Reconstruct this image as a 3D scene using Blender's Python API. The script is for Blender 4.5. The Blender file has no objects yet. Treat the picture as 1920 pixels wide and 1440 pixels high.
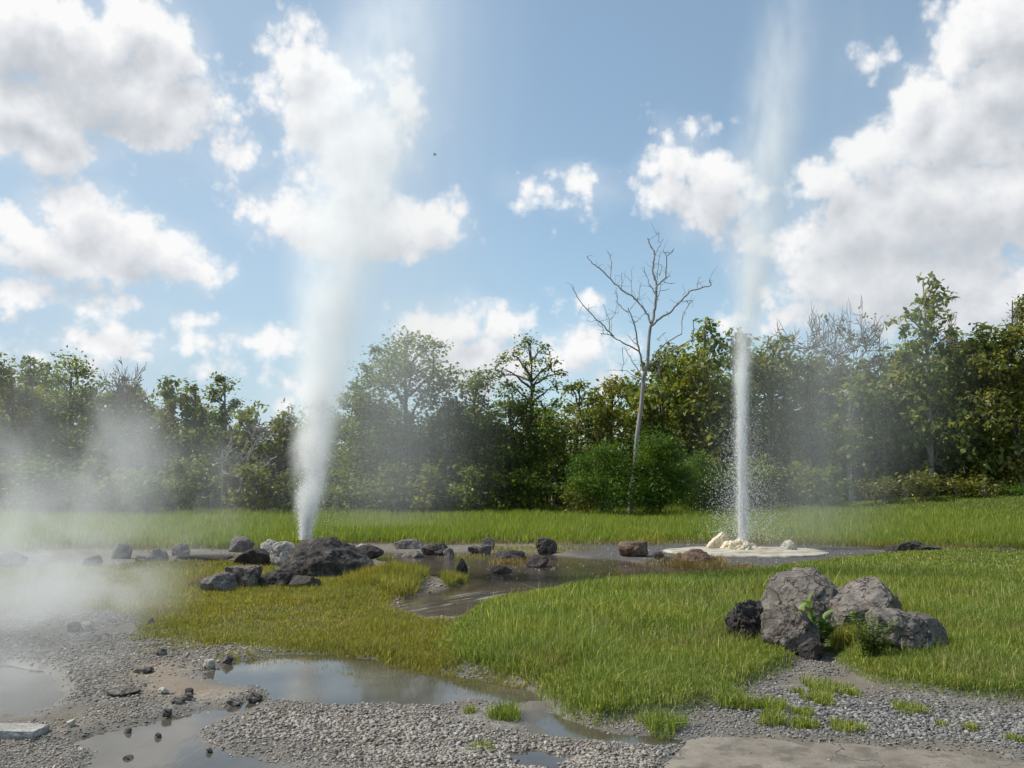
import bpy, math, random
import numpy as np
from mathutils import Vector

SC = bpy.context.scene
COL = SC.collection
ONLY = ''

# ------------------------------------------------------------------ camera
F, CXP, CYP = 1500.0, 960.0, 720.0          # focal length and centre in photo pixels
EYE = 1.65
PITCH = math.atan(204 / 1500.0)
cam = bpy.data.objects.new('camera', bpy.data.cameras.new('camera'))
COL.objects.link(cam)
cam.data.sensor_width = 36.0
cam.data.lens = F / 1920 * 36.0
cam.data.clip_start, cam.data.clip_end = 0.05, 5000
cam.location = (0, 0, EYE)
cam.rotation_euler = (math.pi / 2 + PITCH, 0, 0)
SC.camera = cam
CP, SP = math.cos(PITCH), math.sin(PITCH)

# ------------------------------------------------------------------ light and exposure
SUN_AZ, SUN_EL = math.radians(-78), math.radians(50)     # azimuth from +Y towards +X
SKY_STRENGTH = 0.13
SUN_STRENGTH = 4.2
EXPOSURE = 0.22
sdir = Vector((math.cos(SUN_EL) * math.sin(SUN_AZ), math.cos(SUN_EL) * math.cos(SUN_AZ), math.sin(SUN_EL)))
sl = bpy.data.lights.new('sun', 'SUN')
sl.energy, sl.angle, sl.color = SUN_STRENGTH, math.radians(0.53), (1.0, 0.95, 0.86)
so = bpy.data.objects.new('sun', sl)
COL.objects.link(so)
so.rotation_euler = sdir.to_track_quat('Z', 'Y').to_euler()
so.location = sdir * 100
SC.view_settings.view_transform = 'Standard'
SC.view_settings.look = 'None'
SC.view_settings.exposure = EXPOSURE
SC.view_settings.gamma = 1.0
SC.view_settings.use_curve_mapping = False
cy = SC.cycles
cy.max_bounces, cy.diffuse_bounces, cy.glossy_bounces = 9, 5, 2
cy.transmission_bounces, cy.transparent_max_bounces, cy.volume_bounces = 4, 8, 6
cy.volume_max_steps = 256
cy.use_denoising = True
cy.sample_clamp_indirect = 6.0


def ray(px, py):
    x, y = (px - CXP) / F, (CYP - py) / F
    return np.array((x, CP - y * SP, SP + y * CP))


def G(px, py, z=0.0):                         # ground point seen at a photo pixel
    d = ray(px, py)
    t = (z - EYE) / d[2]
    return np.array((d[0] * t, d[1] * t, z))


def AT(px, py, Y):                            # point at depth Y seen at a photo pixel
    d = ray(px, py)
    t = Y / d[1]
    return np.array((d[0] * t, Y, EYE + d[2] * t))


# ------------------------------------------------------------------ node helpers
class NT:
    def __init__(s, tree):
        s.t = tree
        s.n = tree.nodes
        s.l = tree.links

    def new(s, typ, ins=None, **kw):
        nd = s.n.new(typ)
        for k, v in kw.items():
            setattr(nd, k, v)
        for k, v in (ins or {}).items():
            s.put(nd.inputs[k], v)
        return nd

    def put(s, sock, v):
        if isinstance(v, bpy.types.NodeSocket):
            s.l.new(v, sock)
        else:
            sock.default_value = v

    def m(s, op, a, b=None, c=None, clamp=False):
        nd = s.n.new('ShaderNodeMath')
        nd.operation = op
        nd.use_clamp = clamp
        for i, v in enumerate((a, b, c)):
            if v is not None:
                s.put(nd.inputs[i], v)
        return nd.outputs[0]

    def v(s, op, a, b=None, c=None):
        nd = s.n.new('ShaderNodeVectorMath')
        nd.operation = op
        for i, x in enumerate((a, b, c)):
            if x is not None:
                s.put(nd.inputs[i], x)
        return nd.outputs['Value'] if op in ('LENGTH', 'DOT_PRODUCT', 'DISTANCE') else nd.outputs[0]

    def rng(s, v, a, b, c=0.0, d=1.0, kind='SMOOTHSTEP'):
        nd = s.new('ShaderNodeMapRange', interpolation_type=kind, clamp=True) if kind == 'LINEAR' else s.new('ShaderNodeMapRange', interpolation_type=kind)
        for k, x in zip(('Value', 'From Min', 'From Max', 'To Min', 'To Max'), (v, a, b, c, d)):
            s.put(nd.inputs[k], x)
        return nd.outputs[0]

    def mix(s, f, a, b, blend='MIX'):
        nd = s.new('ShaderNodeMix', data_type='RGBA', blend_type=blend)
        s.put(nd.inputs[0], f)
        s.put(nd.inputs[6], a)
        s.put(nd.inputs[7], b)
        return nd.outputs[2]

    def noise(s, vec, scale, detail=4.0, rough=0.5, dist=0.0):
        nd = s.new('ShaderNodeTexNoise')
        s.put(nd.inputs['Vector'], vec)
        nd.inputs['Scale'].default_value = scale
        nd.inputs['Detail'].default_value = detail
        nd.inputs['Roughness'].default_value = rough
        nd.inputs['Distortion'].default_value = dist
        return nd

    def vor(s, vec, scale, feature='F1', detail=0.0, rough=0.5):
        nd = s.new('ShaderNodeTexVoronoi', feature=feature)
        s.put(nd.inputs['Vector'], vec)
        nd.inputs['Scale'].default_value = scale
        nd.normalize = True
        if 'Detail' in nd.inputs:
            nd.inputs['Detail'].default_value = detail
            nd.inputs['Roughness'].default_value = rough
        return nd

    def ramp(s, f, stops, interp='LINEAR'):
        nd = s.new('ShaderNodeValToRGB')
        cr = nd.color_ramp
        cr.interpolation = interp
        while len(cr.elements) > 1:
            cr.elements.remove(cr.elements[-1])
        for i, (p, c) in enumerate(stops):
            e = cr.elements[0] if i == 0 else cr.elements.new(p)
            e.position = p
            e.color = (*c, 1) if len(c) == 3 else c
        s.put(nd.inputs[0], f)
        return nd.outputs[0]

    def curve(s, f, pts):                     # float curve, x and y already in 0..1
        nd = s.new('ShaderNodeFloatCurve')
        c = nd.mapping.curves[0]
        nd.mapping.extend = 'HORIZONTAL'
        c.points[0].location = pts[0]
        c.points[1].location = pts[-1]
        for p in pts[1:-1]:
            c.points.new(*p)
        for p in c.points:
            p.handle_type = 'AUTO_CLAMPED'
        nd.mapping.update()
        s.put(nd.inputs['Value'], f)
        return nd.outputs[0]


def material(name):
    m = bpy.data.materials.new(name)
    m.use_nodes = True
    m.node_tree.nodes.clear()
    t = NT(m.node_tree)
    return m, t, t.new('ShaderNodeOutputMaterial')


# ------------------------------------------------------------------ sky: Nishita air with sunlit cumulus, by direction
world = bpy.data.worlds.new('World')
SC.world = world
world.use_nodes = True
world.cycles.sampling_method = 'NONE'
w = NT(world.node_tree)
w.n.clear()
wout = w.new('ShaderNodeOutputWorld')
sky = w.new('ShaderNodeTexSky', sky_type='NISHITA', sun_disc=False, sun_elevation=SUN_EL, sun_rotation=SUN_AZ,
            altitude=300, air_density=1.0, dust_density=0.8, ozone_density=1.5)
tcw = w.new('ShaderNodeTexCoord').outputs['Generated']
sx = w.new('ShaderNodeSeparateXYZ', {0: tcw})
AZ = w.m('ARCTAN2', sx.outputs[0], sx.outputs[1])
EL = w.m('ARCSINE', sx.outputs[2])
PV = w.new('ShaderNodeCombineXYZ', {0: AZ, 1: EL}).outputs[0]

# cumulus lobes: centre and radii (in photo pixels, turned into azimuth and elevation), and a solidity
CLOUDS = [
    (60, 70, 270, 105, 1.0), (250, 50, 85, 70, 1.0), (325, 105, 70, 75, 1.0), (370, 170, 60, 50, .8), (200, 165, 240, 75, 1.0), (40, 180, 180, 50, 1.0), (260, 235, 120, 45, .8),
    (70, 255, 140, 60, .8), (190, 268, 45, 38, .6),
    (150, 405, 85, 62, 1.0), (60, 450, 110, 45, 1.0), (240, 450, 120, 55, 1.0), (335, 495, 75, 34, .9), (120, 490, 170, 40, .8),
    (220, 580, 55, 24, .5), (130, 555, 70, 20, .35), (20, 545, 60, 40, .5),
    (450, 302, 46, 44, .75), (350, 275, 28, 22, .25),
    (560, 100, 55, 52, .8), (570, 190, 75, 58, 1.0), (640, 160, 70, 48, 1.0), (752, 188, 30, 46, .8), (665, 255, 115, 70, .9), (640, 330, 80, 60, .6),
    (660, 425, 175, 55, 1.0), (500, 405, 36, 38, .9), (590, 410, 80, 45, .9), (790, 425, 80, 45, 1.0),
    (860, 615, 60, 42, 1.0), (790, 625, 50, 38, .8), (940, 620, 50, 40, .9), (880, 690, 120, 50, .9), (1090, 665, 75, 50, .9), (1150, 700, 50, 40, .6),
    (545, 730, 30, 26, .5), (470, 640, 90, 26, .45), (210, 645, 130, 36, .5), (420, 690, 24, 16, .5), (370, 598, 34, 16, .3), (140, 690, 80, 30, .4),
    (1255, 330, 70, 50, .8), (1240, 280, 22, 34, .7), (1292, 275, 22, 28, .7), (1340, 370, 80, 75, .95), (1390, 430, 50, 55, .7),
    (1100, 350, 44, 26, .55), (1008, 358, 28, 20, .4), (1085, 385, 22, 14, .3), (1090, 580, 30, 12, .3),
    (1890, 40, 150, 100, 1.0), (1800, 40, 50, 55, 1.0), (1880, 190, 170, 120, 1.0), (1705, 195, 50, 55, 1.0), (1760, 250, 95, 75, 1.0),
    (1640, 300, 80, 60, 1.0), (1560, 350, 75, 60, 1.0), (1780, 400, 280, 130, 1.0), (1590, 430, 120, 80, .9), (1530, 530, 110, 55, .6), (1700, 530, 250, 75, .9),
    (1930, 430, 60, 70, 1.0), (1900, 560, 200, 70, .8), (1480, 600, 110, 40, .4), (1640, 125, 24, 16, .3),
    (2250, 250, 260, 220, 1.0), (-260, 180, 160, 90, .8), (-220, 480, 130, 70, .8),
]


def azel(px, py):
    d = ray(px, py)
    d = d / np.linalg.norm(d)
    return math.atan2(d[0], d[1]), math.asin(d[2])


def lobes(vec, k=0.018):
    acc = None
    for (px, py, rx, ry, sol) in CLOUDS:
        a, e = azel(px, py)
        d = ray(px, py)
        L = np.linalg.norm(d)
        ra = abs(azel(px + rx, py)[0] - azel(px - rx, py)[0]) / 2
        re = abs(azel(px, py + ry)[1] - azel(px, py - ry)[1]) / 2
        q = w.v('LENGTH', w.v('MULTIPLY_ADD', vec, (1 / ra, 1 / re, 0), (-a / ra, -e / re, 0)))
        r = min(0.055, 0.5 * (ra + re)) * (0.35 + 0.65 * sol)
        f = w.m('MULTIPLY_ADD', q, -r, r - (1 - sol) * 0.012)
        acc = f if acc is None else w.m('SMOOTH_MAX', acc, f, k)
    return acc


warp = w.noise(tcw, 11.0, 3.0, 0.55)
warpv = w.v('MULTIPLY_ADD', warp.outputs['Color'], (0.055, 0.055, 0), (-0.0275, -0.0275, 0))
PW = w.v('ADD', PV, warpv)
SOFF = (-0.010, 0.026)


def puff(vec):
    n = w.noise(vec, 22.0, 9.0, 0.62).outputs[0]
    b = w.vor(vec, 26.0, 'F1', 2.6, 0.55).outputs['Distance']
    return w.m('ADD', w.m('MULTIPLY_ADD', n, 0.075, -0.0375), w.m('MULTIPLY_ADD', b, -0.10, 0.034))


nz0 = puff(PV)
F0 = lobes(PW)
D0 = w.m('ADD', F0, nz0)
P1 = w.v('ADD', PV, (SOFF[0], SOFF[1], 0))
nz1 = puff(P1)
F1 = lobes(w.v('ADD', PW, (-0.012, 0.034, 0)), 0.02)
MASK = w.rng(D0, -0.013, 0.018)
veil = w.rng(w.m('MULTIPLY_ADD', w.noise(tcw, 7.0, 5.0, 0.6).outputs[0], 0.06, w.m('ADD', F0, -0.004)), -0.002, 0.06, 0, 0.45)
MASK = w.m('MAXIMUM', MASK, veil)
# light: lobes that face the sun are bright, thick cloud between a point and the sun greys it
lit = w.m('ADD', w.m('MULTIPLY', w.m('SUBTRACT', nz0, nz1), 7.0), w.m('MULTIPLY', w.m('MAXIMUM', F1, -0.02), -12.5))
LIT = w.m('ADD', lit, 0.88, clamp=True)
ccol = w.ramp(LIT, [(0.0, (0.50, 0.545, 0.60)), (0.35, (0.62, 0.655, 0.70)), (0.7, (0.80, 0.82, 0.855)), (1.0, (1.0, 1.0, 1.0))])
air = w.mix(1.0, sky.outputs[0], (1.22, 1.26, 1.10, 1), 'MULTIPLY')
hz = w.m('ADD', w.rng(AZ, 0.15, -0.60, 0, .42), w.rng(EL, .34, .02, .20, .46))
air = w.mix(hz, air, (2.95, 3.65, 4.35, 1))
bg1 = w.new('ShaderNodeBackground', {'Color': air, 'Strength': SKY_STRENGTH})
bg2 = w.new('ShaderNodeBackground', {'Color': ccol, 'Strength': 0.83})
# clouds elsewhere than in front (for the light and the reflections they give)
wm = w.new('ShaderNodeMixShader', {0: MASK, 1: bg1.outputs[0], 2: bg2.outputs[0]})
w.l.new(wm.outputs[0], wout.inputs['Surface'])

# ------------------------------------------------------------------ numpy noise
def _hash(ix, iy, iz, seed):
    h = (ix.astype(np.int64) * 374761393 + iy.astype(np.int64) * 668265263 + iz.astype(np.int64) * 2147483647 + seed * 1274126177) & 0xffffffff
    h = ((h ^ (h >> 13)) * 1274126177) & 0xffffffff
    h = ((h ^ (h >> 16)) * 2246822519) & 0xffffffff
    return ((h ^ (h >> 15)) & 0xffffff) / float(0xffffff)


def vnoise(p, seed=0):                        # value noise in -1..1, p is (N,3)
    i = np.floor(p)
    f = p - i
    u = f * f * f * (f * (f * 6 - 15) + 10)
    r = 0
    for dx in (0, 1):
        wx = u[:, 0] if dx else 1 - u[:, 0]
        for dy in (0, 1):
            wy = u[:, 1] if dy else 1 - u[:, 1]
            for dz in (0, 1):
                wz = u[:, 2] if dz else 1 - u[:, 2]
                r = r + wx * wy * wz * _hash(i[:, 0] + dx, i[:, 1] + dy, i[:, 2] + dz, seed)
    return r * 2 - 1


def fbm(p, octaves=4, seed=0, gain=0.5, ridged=False):
    a, s, r = 1.0, 0.0, 0
    for k in range(octaves):
        n = vnoise(p * 2.0 ** k + 17.3 * k, seed + k)
        if ridged:
            n = 1 - 2 * np.abs(n)
        r = r + a * n
        s += a
        a *= gain
    return r / s


def fbm2(x, y, scale, octaves=4, seed=0):
    return fbm(np.stack([x * scale, y * scale, np.zeros_like(x) + 0.37], 1), octaves, seed)


def sst(a, b, x):
    t = np.clip((x - a) / (b - a), 0, 1)
    return t * t * (3 - 2 * t)


def poly_px(pts):                             # polygon given in photo pixels -> on the ground
    return np.array([G(*p)[:2] for p in pts])


def sdf(poly, x, y):                          # signed distance, negative inside
    px, py = poly[:, 0], poly[:, 1]
    n = len(poly)
    best = np.full(x.shape, 1e18)
    inside = np.zeros(x.shape, bool)
    for i in range(n):
        ax, ay, bx, by = px[i], py[i], px[(i + 1) % n], py[(i + 1) % n]
        ex, ey = bx - ax, by - ay
        t = np.clip(((x - ax) * ex + (y - ay) * ey) / (ex * ex + ey * ey + 1e-12), 0, 1)
        best = np.minimum(best, (x - ax - t * ex) ** 2 + (y - ay - t * ey) ** 2)
        c = ((ay > y) != (by > y)) & (x < (bx - ax) * (y - ay) / (by - ay + 1e-15) + ax)
        inside ^= c
    d = np.sqrt(best)
    return np.where(inside, -d, d)


# ------------------------------------------------------------------ objects
def tag(o, label=None, cat=None, group=None, kind=None):
    for k, v in (('label', label), ('category', cat), ('group', group), ('kind', kind)):
        if v:
            o[k] = v
    return o


def empty(name, loc, label, cat, group=None):
    o = bpy.data.objects.new(name, None)
    COL.objects.link(o)
    o.location = loc
    o.empty_display_size = 0.1
    return tag(o, label, cat, group)


def link(name, me, mat=None, parent=None, loc=None):
    o = bpy.data.objects.new(name, me)
    COL.objects.link(o)
    if mat is not None:
        me.materials.append(mat)
    if parent is not None:
        o.parent = parent
    if loc is not None:
        o.location = loc
    return o


def mesh(name, V, faces, smooth=False, attrs=None):
    """V (N,3); faces: list of (M,k) index arrays of one corner count each"""
    me = bpy.data.meshes.new(name)
    V = np.ascontiguousarray(V, np.float32)
    me.vertices.add(len(V))
    me.vertices.foreach_set('co', V.ravel())
    faces = [np.asarray(f, np.int32) for f in faces if len(f)]
    lt = np.concatenate([np.full(len(f), f.shape[1], np.int32) for f in faces])
    lv = np.concatenate([f.ravel() for f in faces])
    ls = np.concatenate([[0], np.cumsum(lt)[:-1]]).astype(np.int32)
    me.loops.add(len(lv))
    me.loops.foreach_set('vertex_index', lv)
    me.polygons.add(len(lt))
    me.polygons.foreach_set('loop_start', ls)
    me.polygons.foreach_set('loop_total', lt)
    if smooth:
        me.polygons.foreach_set('use_smooth', np.ones(len(lt), bool))
    for k, a in (attrs or {}).items():
        at = me.attributes.new(k, 'FLOAT', 'POINT')
        at.data.foreach_set('value', np.ascontiguousarray(a, np.float32))
    me.update(calc_edges=True)
    me.validate()
    return me


_ico = {}


def ico(sub):
    if sub not in _ico:
        import bmesh
        bm = bmesh.new()
        bmesh.ops.create_icosphere(bm, subdivisions=sub, radius=1.0)
        bm.verts.ensure_lookup_table()
        v = np.array([x.co[:] for x in bm.verts])
        f = np.array([[q.index for q in p.verts] for p in bm.faces])
        bm.free()
        _ico[sub] = (v, f)
    return _ico[sub]


class Tubes:
    def __init__(s):
        s.V, s.Q, s.n = [], [], 0

    def add(s, pts, radii, sides=6):
        pts = np.asarray(pts, float)
        n = len(pts)
        tan = np.gradient(pts, axis=0)
        tan /= np.linalg.norm(tan, axis=1, keepdims=True) + 1e-9
        up = np.array((0.31, 0.17, 0.93)) if abs(tan[0][2]) < 0.9 else np.array((0.97, 0.22, 0.1))
        a = np.cross(tan, up)
        a /= np.linalg.norm(a, axis=1, keepdims=True) + 1e-9
        b = np.cross(tan, a)
        th = np.linspace(0, 2 * math.pi, sides, endpoint=False)
        R = np.asarray(radii, float)[:, None, None]
        ring = pts[:, None, :] + R * (np.cos(th)[None, :, None] * a[:, None, :] + np.sin(th)[None, :, None] * b[:, None, :])
        base = s.n
        s.V.append(ring.reshape(-1, 3))
        i = np.arange(n - 1)[:, None] * sides
        j = np.arange(sides)[None, :]
        k = (j + 1) % sides
        s.Q.append((base + np.stack([i + j, i + k, i + sides + k, i + sides + j], -1)).reshape(-1, 4))
        s.n += n * sides

    def build(s, name, smooth=True):
        return mesh(name, np.concatenate(s.V), [np.concatenate(s.Q)], smooth)


# ------------------------------------------------------------------ zones of the ground (photo outlines laid on the ground)
MEADOW = poly_px([(905, 1142), (880, 1158), (835, 1190), (808, 1228), (850, 1256), (930, 1272), (1000, 1292), (1035, 1318), (1060, 1345), (1120, 1362), (1200, 1352),
                  (1262, 1352), (1310, 1335), (1380, 1318), (1400, 1292), (1450, 1270), (1500, 1245), (1545, 1236), (1590, 1262), (1640, 1290), (1720, 1305), (1790, 1318), (1920, 1325),
                  (2300, 1330), (2600, 1036), (1760, 1036), (1660, 1042), (1560, 1054), (1450, 1068), (1330, 1080), (1180, 1090), (1080, 1104), (990, 1122)])
SHORT = poly_px([(260, 1205), (290, 1172), (200, 1150), (60, 1150), (-120, 1160), (-400, 1150), (-400, 1066), (60, 1070), (200, 1066), (330, 1058), (420, 1062), (500, 1060), (560, 1090), (690, 1070), (800, 1090), (770, 1112), (725, 1125), (735, 1150), (800, 1168), (885, 1166),
                 (840, 1190), (812, 1228), (855, 1258), (800, 1262), (700, 1235), (600, 1225), (520, 1222), (450, 1215), (380, 1215), (320, 1205)])
POOL = poly_px([(690, 1032), (790, 1038), (880, 1036), (1000, 1036), (1110, 1046), (1160, 1048), (1250, 1060), (1330, 1070), (1360, 1077), (1180, 1088), (1080, 1102), (980, 1124), (900, 1142), (880, 1158), (800, 1160), (735, 1147),
                (745, 1122), (810, 1108), (860, 1096), (800, 1078), (715, 1055), (690, 1045)])
BASIN = poly_px([(1050, 1026), (1200, 1022), (1350, 1018), (1480, 1022), (1600, 1030), (1660, 1038), (1560, 1052), (1450, 1066), (1350, 1076), (1250, 1066), (1150, 1050), (1080, 1044)])
PUD_A = poly_px([(372, 1272), (440, 1240), (520, 1228), (640, 1226), (740, 1240), (830, 1262), (930, 1280), (1010, 1298), (1040, 1318), (960, 1318), (880, 1312), (800, 1326), (700, 1324), (640, 1328), (560, 1320), (500, 1318), (492, 1304), (468, 1292), (420, 1286)])
PUD_B = poly_px([(95, 1398), (190, 1372), (330, 1342), (400, 1328), (470, 1312), (500, 1322), (450, 1342), (400, 1362), (385, 1382), (400, 1402), (470, 1418), (560, 1432), (640, 1450), (700, 1500), (100, 1500), (150, 1440), (160, 1415)])
PUD_C = poly_px([(1030, 1330), (1075, 1352), (1140, 1372), (1230, 1384), (1290, 1392), (1230, 1400), (1120, 1392), (1040, 1378), (1000, 1352)])
PUD_D = poly_px([(1000, 1412), (950, 1418), (960, 1440), (1060, 1450), (1060, 1425)])
VENTPOOL = poly_px([(-80, 1250), (20, 1238), (100, 1250), (140, 1290), (120, 1325), (40, 1345), (-80, 1350)])
TAN = poly_px([(250, 1250), (330, 1240), (420, 1290), (470, 1300), (440, 1320), (330, 1325), (260, 1300), (225, 1275)])
RUSTY = poly_px([(640, 1090), (720, 1100), (790, 1110), (740, 1135), (700, 1140), (600, 1120)])
PAVE = [(1285, 1398), (1330, 1388), (1420, 1391), (1500, 1397), (1600, 1402), (1720, 1412), (1920, 1434), (2200, 1462), (2400, 1700), (1150, 1700), (1235, 1450)]
PAVEG = poly_px(PAVE)
GAP = poly_px([(1480, 1185), (1560, 1190), (1600, 1230), (1560, 1260), (1500, 1262), (1470, 1230)])


def jit(x, y, s=1.0):                         # ragged edges
    return fbm2(x, y, 1.3, 4, 5) * 0.22 * s + fbm2(x, y, 7.0, 2, 9) * 0.05 * s


def ground_fields(x, y):
    far = np.clip(y / 12.0, 0.35, 2.0)
    j = jit(x, y) * far
    f = {}
    f['meadow'] = sst(0.08, -0.10, sdf(MEADOW, x, y) + 0.35 * j)
    f['gap'] = sst(0.1, -0.1, sdf(GAP, x, y) + 0.5 * j)
    f['short'] = sst(0.15, -0.25, sdf(SHORT, x, y) + 0.8 * j) * (1 - f['meadow'])
    f['pool'] = sst(0.12, -0.22, sdf(POOL, x, y) + 0.5 * j) * (1 - f['meadow'])
    f['basin'] = sst(0.3, -0.3, sdf(BASIN, x, y) + 0.6 * j) * (1 - f['meadow'])
    pa = np.minimum.reduce([sdf(p, x, y) for p in (PUD_A, PUD_B, PUD_C, PUD_D)])
    f['pud'] = sst(0.16, -0.22, pa + 0.9 * j)
    f['vent'] = sst(0.1, -0.25, sdf(VENTPOOL, x, y) + 0.4 * j)
    f['tan'] = sst(0.2, -0.3, sdf(TAN, x, y) + j)
    f['rust'] = sst(0.3, -0.4, sdf(RUSTY, x, y) + j)
    f['pave'] = sst(0.05, -0.05, sdf(PAVEG, x, y))
    # the field beyond the pool: everything past a wavy line
    edge = np.interp(x / np.maximum(y, 0.1), [-0.8, -0.42, -0.30, -0.17, 0, 0.16, 0.25, 0.35, 0.44, 0.63, 0.9],
                     [22.5, 23, 23.5, 25.5, 25.5, 25.3, 26, 25.3, 24.0, 22.5, 22]) + fbm2(x, y, 0.5, 3, 21) * 0.9
    f['field'] = sst(-0.3, 0.6, y - edge) * (1 - f['basin'] * 0.7)
    return f


def height(x, y, f=None):
    if f is None:
        f = ground_fields(x, y)
    z = 0.035 + fbm2(x, y, 0.9, 3, 31) * 0.014 + fbm2(x, y, 5.0, 3, 33) * np.where(y < 14, 0.016, 0.010) + fbm2(x, y, 22.0, 2, 35) * 0.004 * (y < 14)
    z = z - 0.055 * f['pud'] - 0.075 * f['pool'] - 0.10 * f['vent'] - 0.01 * f['tan']
    z = z + 0.07 * f['meadow'] * (1 - 0.6 * f['gap']) + 0.10 * f['field'] + 0.01 * f['short']
    z = z - .03 * f['pave'] * (y < 8)
    z = z + 1.25 * np.exp(-((x - 31) / 13.0) ** 2 - ((y - 47) / 9.0) ** 2) + 0.35 * sst(30, 60, y) * f['field']
    hum = G(735, 1098)
    z = z + 0.16 * np.exp(-((x - hum[0]) / 0.55) ** 2 - ((y - hum[1] - .2) / 0.45) ** 2)
    return z


def zt(x, y):
    return float(height(np.array([float(x)]), np.array([float(y)]))[0])


# ------------------------------------------------------------------ ground sheet
rows = np.concatenate([np.linspace(-3.5, 2.5, 25, endpoint=False), 2.5 * (26 / 2.5) ** np.linspace(0, 1, 470), 26.2 * (400 / 26.2) ** np.linspace(0, 1, 150)])
cols = np.linspace(-1.15, 1.15, 620)
APEX = -5.0
yy, tt = np.meshgrid(rows, cols, indexing='ij')
xx = tt * (yy - APEX)
gx, gy = xx.ravel(), yy.ravel()
gf = ground_fields(gx, gy)
gz = height(gx, gy, gf)
nr, nc = len(rows), len(cols)
idx = np.arange(nr * nc).reshape(nr, nc)
quads = np.stack([idx[:-1, :-1], idx[:-1, 1:], idx[1:, 1:], idx[1:, :-1]], -1).reshape(-1, 4)


def attr(t, name):
    return t.new('ShaderNodeAttribute', attribute_name=name).outputs['Fac']


mg, t, out = material('ground')
geo = t.new('ShaderNodeNewGeometry').outputs['Position']
n1 = t.noise(geo, 1.4, 5, 0.6).outputs[0]
n2 = t.noise(geo, 60.0, 4, 0.7).outputs[0]
v1 = t.vor(geo, 38.0)
v2 = t.vor(geo, 17.0)
grav = t.ramp(t.m('ADD', t.m('MULTIPLY', n2, 0.6), t.m('MULTIPLY', t.new('ShaderNodeSeparateColor', {0: v1.outputs['Color']}).outputs[0], 0.5)),
              [(0.2, (0.105, 0.098, 0.088)), (0.55, (0.21, 0.195, 0.175)), (0.9, (0.33, 0.31, 0.285))])
mud = t.ramp(n1, [(0.3, (0.10, 0.088, 0.070)), (0.7, (0.20, 0.178, 0.145))])
base = t.mix(t.rng(t.m('ADD', n1, t.m('MULTIPLY', n2, 0.2)), 0.42, 0.66), grav, mud)
base = t.mix(t.m('MULTIPLY', attr(t, 'tan'), 0.45), base, t.ramp(n2, [(0.3, (0.23, 0.165, 0.105)), (0.8, (0.36, 0.28, 0.19))]))
base = t.mix(attr(t, 'basin'), base, t.ramp(n2, [(0.3, (0.045, 0.043, 0.041)), (0.7, (0.15, 0.143, 0.135))]))
base = t.mix(attr(t, 'pool'), base, t.ramp(n1, [(0.35, (0.060, 0.042, 0.032)), (0.65, (0.15, 0.085, 0.055))]))
base = t.mix(t.m('MULTIPLY', attr(t, 'rust'), 0.75), base, (0.30, 0.20, 0.075, 1))
base = t.mix(t.m('MULTIPLY', attr(t, 'short'), 0.9), base, t.ramp(n2, [(0.3, (0.055, 0.055, 0.02)), (0.8, (0.14, 0.13, 0.05))]))
gr = t.ramp(t.m('ADD', n1, t.m('MULTIPLY_ADD', n2, 0.3, -0.15)), [(0.3, (0.035, 0.05, 0.014)), (0.7, (0.075, 0.095, 0.028))])
base = t.mix(t.m('MAXIMUM', attr(t, 'meadow'), attr(t, 'field')), base, gr)
wet = t.m('MAXIMUM', attr(t, 'wet'), attr(t, 'pool'))
base = t.mix(t.m('MULTIPLY', wet, 0.55), base, t.mix(1.0, base, (0.5, 0.48, 0.45, 1), 'MULTIPLY'))
bh = t.m('ADD', t.m('MULTIPLY', v1.outputs['Distance'], -0.6), t.m('ADD', t.m('MULTIPLY', n2, 0.8), t.m('MULTIPLY', v2.outputs['Distance'], -0.4)))
bump = t.new('ShaderNodeBump', {'Height': bh, 'Strength': t.m('MULTIPLY_ADD', wet, -0.6, 0.75), 'Distance': 0.015})
pb = t.new('ShaderNodeBsdfPrincipled', {'Base Color': base, 'Roughness': t.m('MULTIPLY_ADD', wet, -0.5, 0.95), 'Specular IOR Level': t.m('MULTIPLY_ADD', wet, .4, .08), 'Normal': bump.outputs[0]})
t.l.new(pb.outputs[0], out.inputs[0])

if ONLY != 'sky':
    wetf = sst(0.5, -0.05, np.minimum.reduce([sdf(p, gx, gy) for p in (PUD_A, PUD_B, PUD_C, PUD_D, VENTPOOL)]) + jit(gx, gy)) * (1 - gf['meadow'])
    gm = mesh('ground', np.stack([gx, gy, gz], 1), [quads], True,
              {k: gf[k] for k in ('meadow', 'short', 'pool', 'basin', 'tan', 'rust', 'field')} | {'wet': np.maximum(wetf, gf['short'] * 0.5)})
    tag(link('ground', gm, mg), 'gravel and mud flat with grassy patches around the geyser pool', 'ground', kind='structure')

# ------------------------------------------------------------------ water: flat sheets that show wherever the ground dips below them
mw, t, out = material('water')
geo = t.new('ShaderNodeNewGeometry').outputs['Position']
sc = t.v('MULTIPLY', geo, (1.0, 0.35, 1.0))
rip = t.noise(sc, 9.0, 3, 0.55).outputs[0]
bump = t.new('ShaderNodeBump', {'Height': rip, 'Strength': 0.05, 'Distance': 0.02})
mur = t.ramp(t.noise(geo, 1.1, 5, 0.6).outputs[0], [(0.35, (0.045, 0.038, 0.028)), (0.65, (0.10, 0.088, 0.068))])
pb = t.new('ShaderNodeBsdfPrincipled', {'Base Color': mur, 'Roughness': 0.06, 'IOR': 1.40, 'Normal': bump.outputs[0]})
t.l.new(pb.outputs[0], out.inputs[0])
mp, t, out = material('stream water')
geo = t.new('ShaderNodeNewGeometry').outputs['Position']
sc = t.v('MULTIPLY', geo, (1.0, 0.4, 1.0))
rip = t.noise(sc, 5.0, 5, 0.65).outputs[0]
fine = t.noise(geo, 30.0, 3, 0.6).outputs[0]
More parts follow.
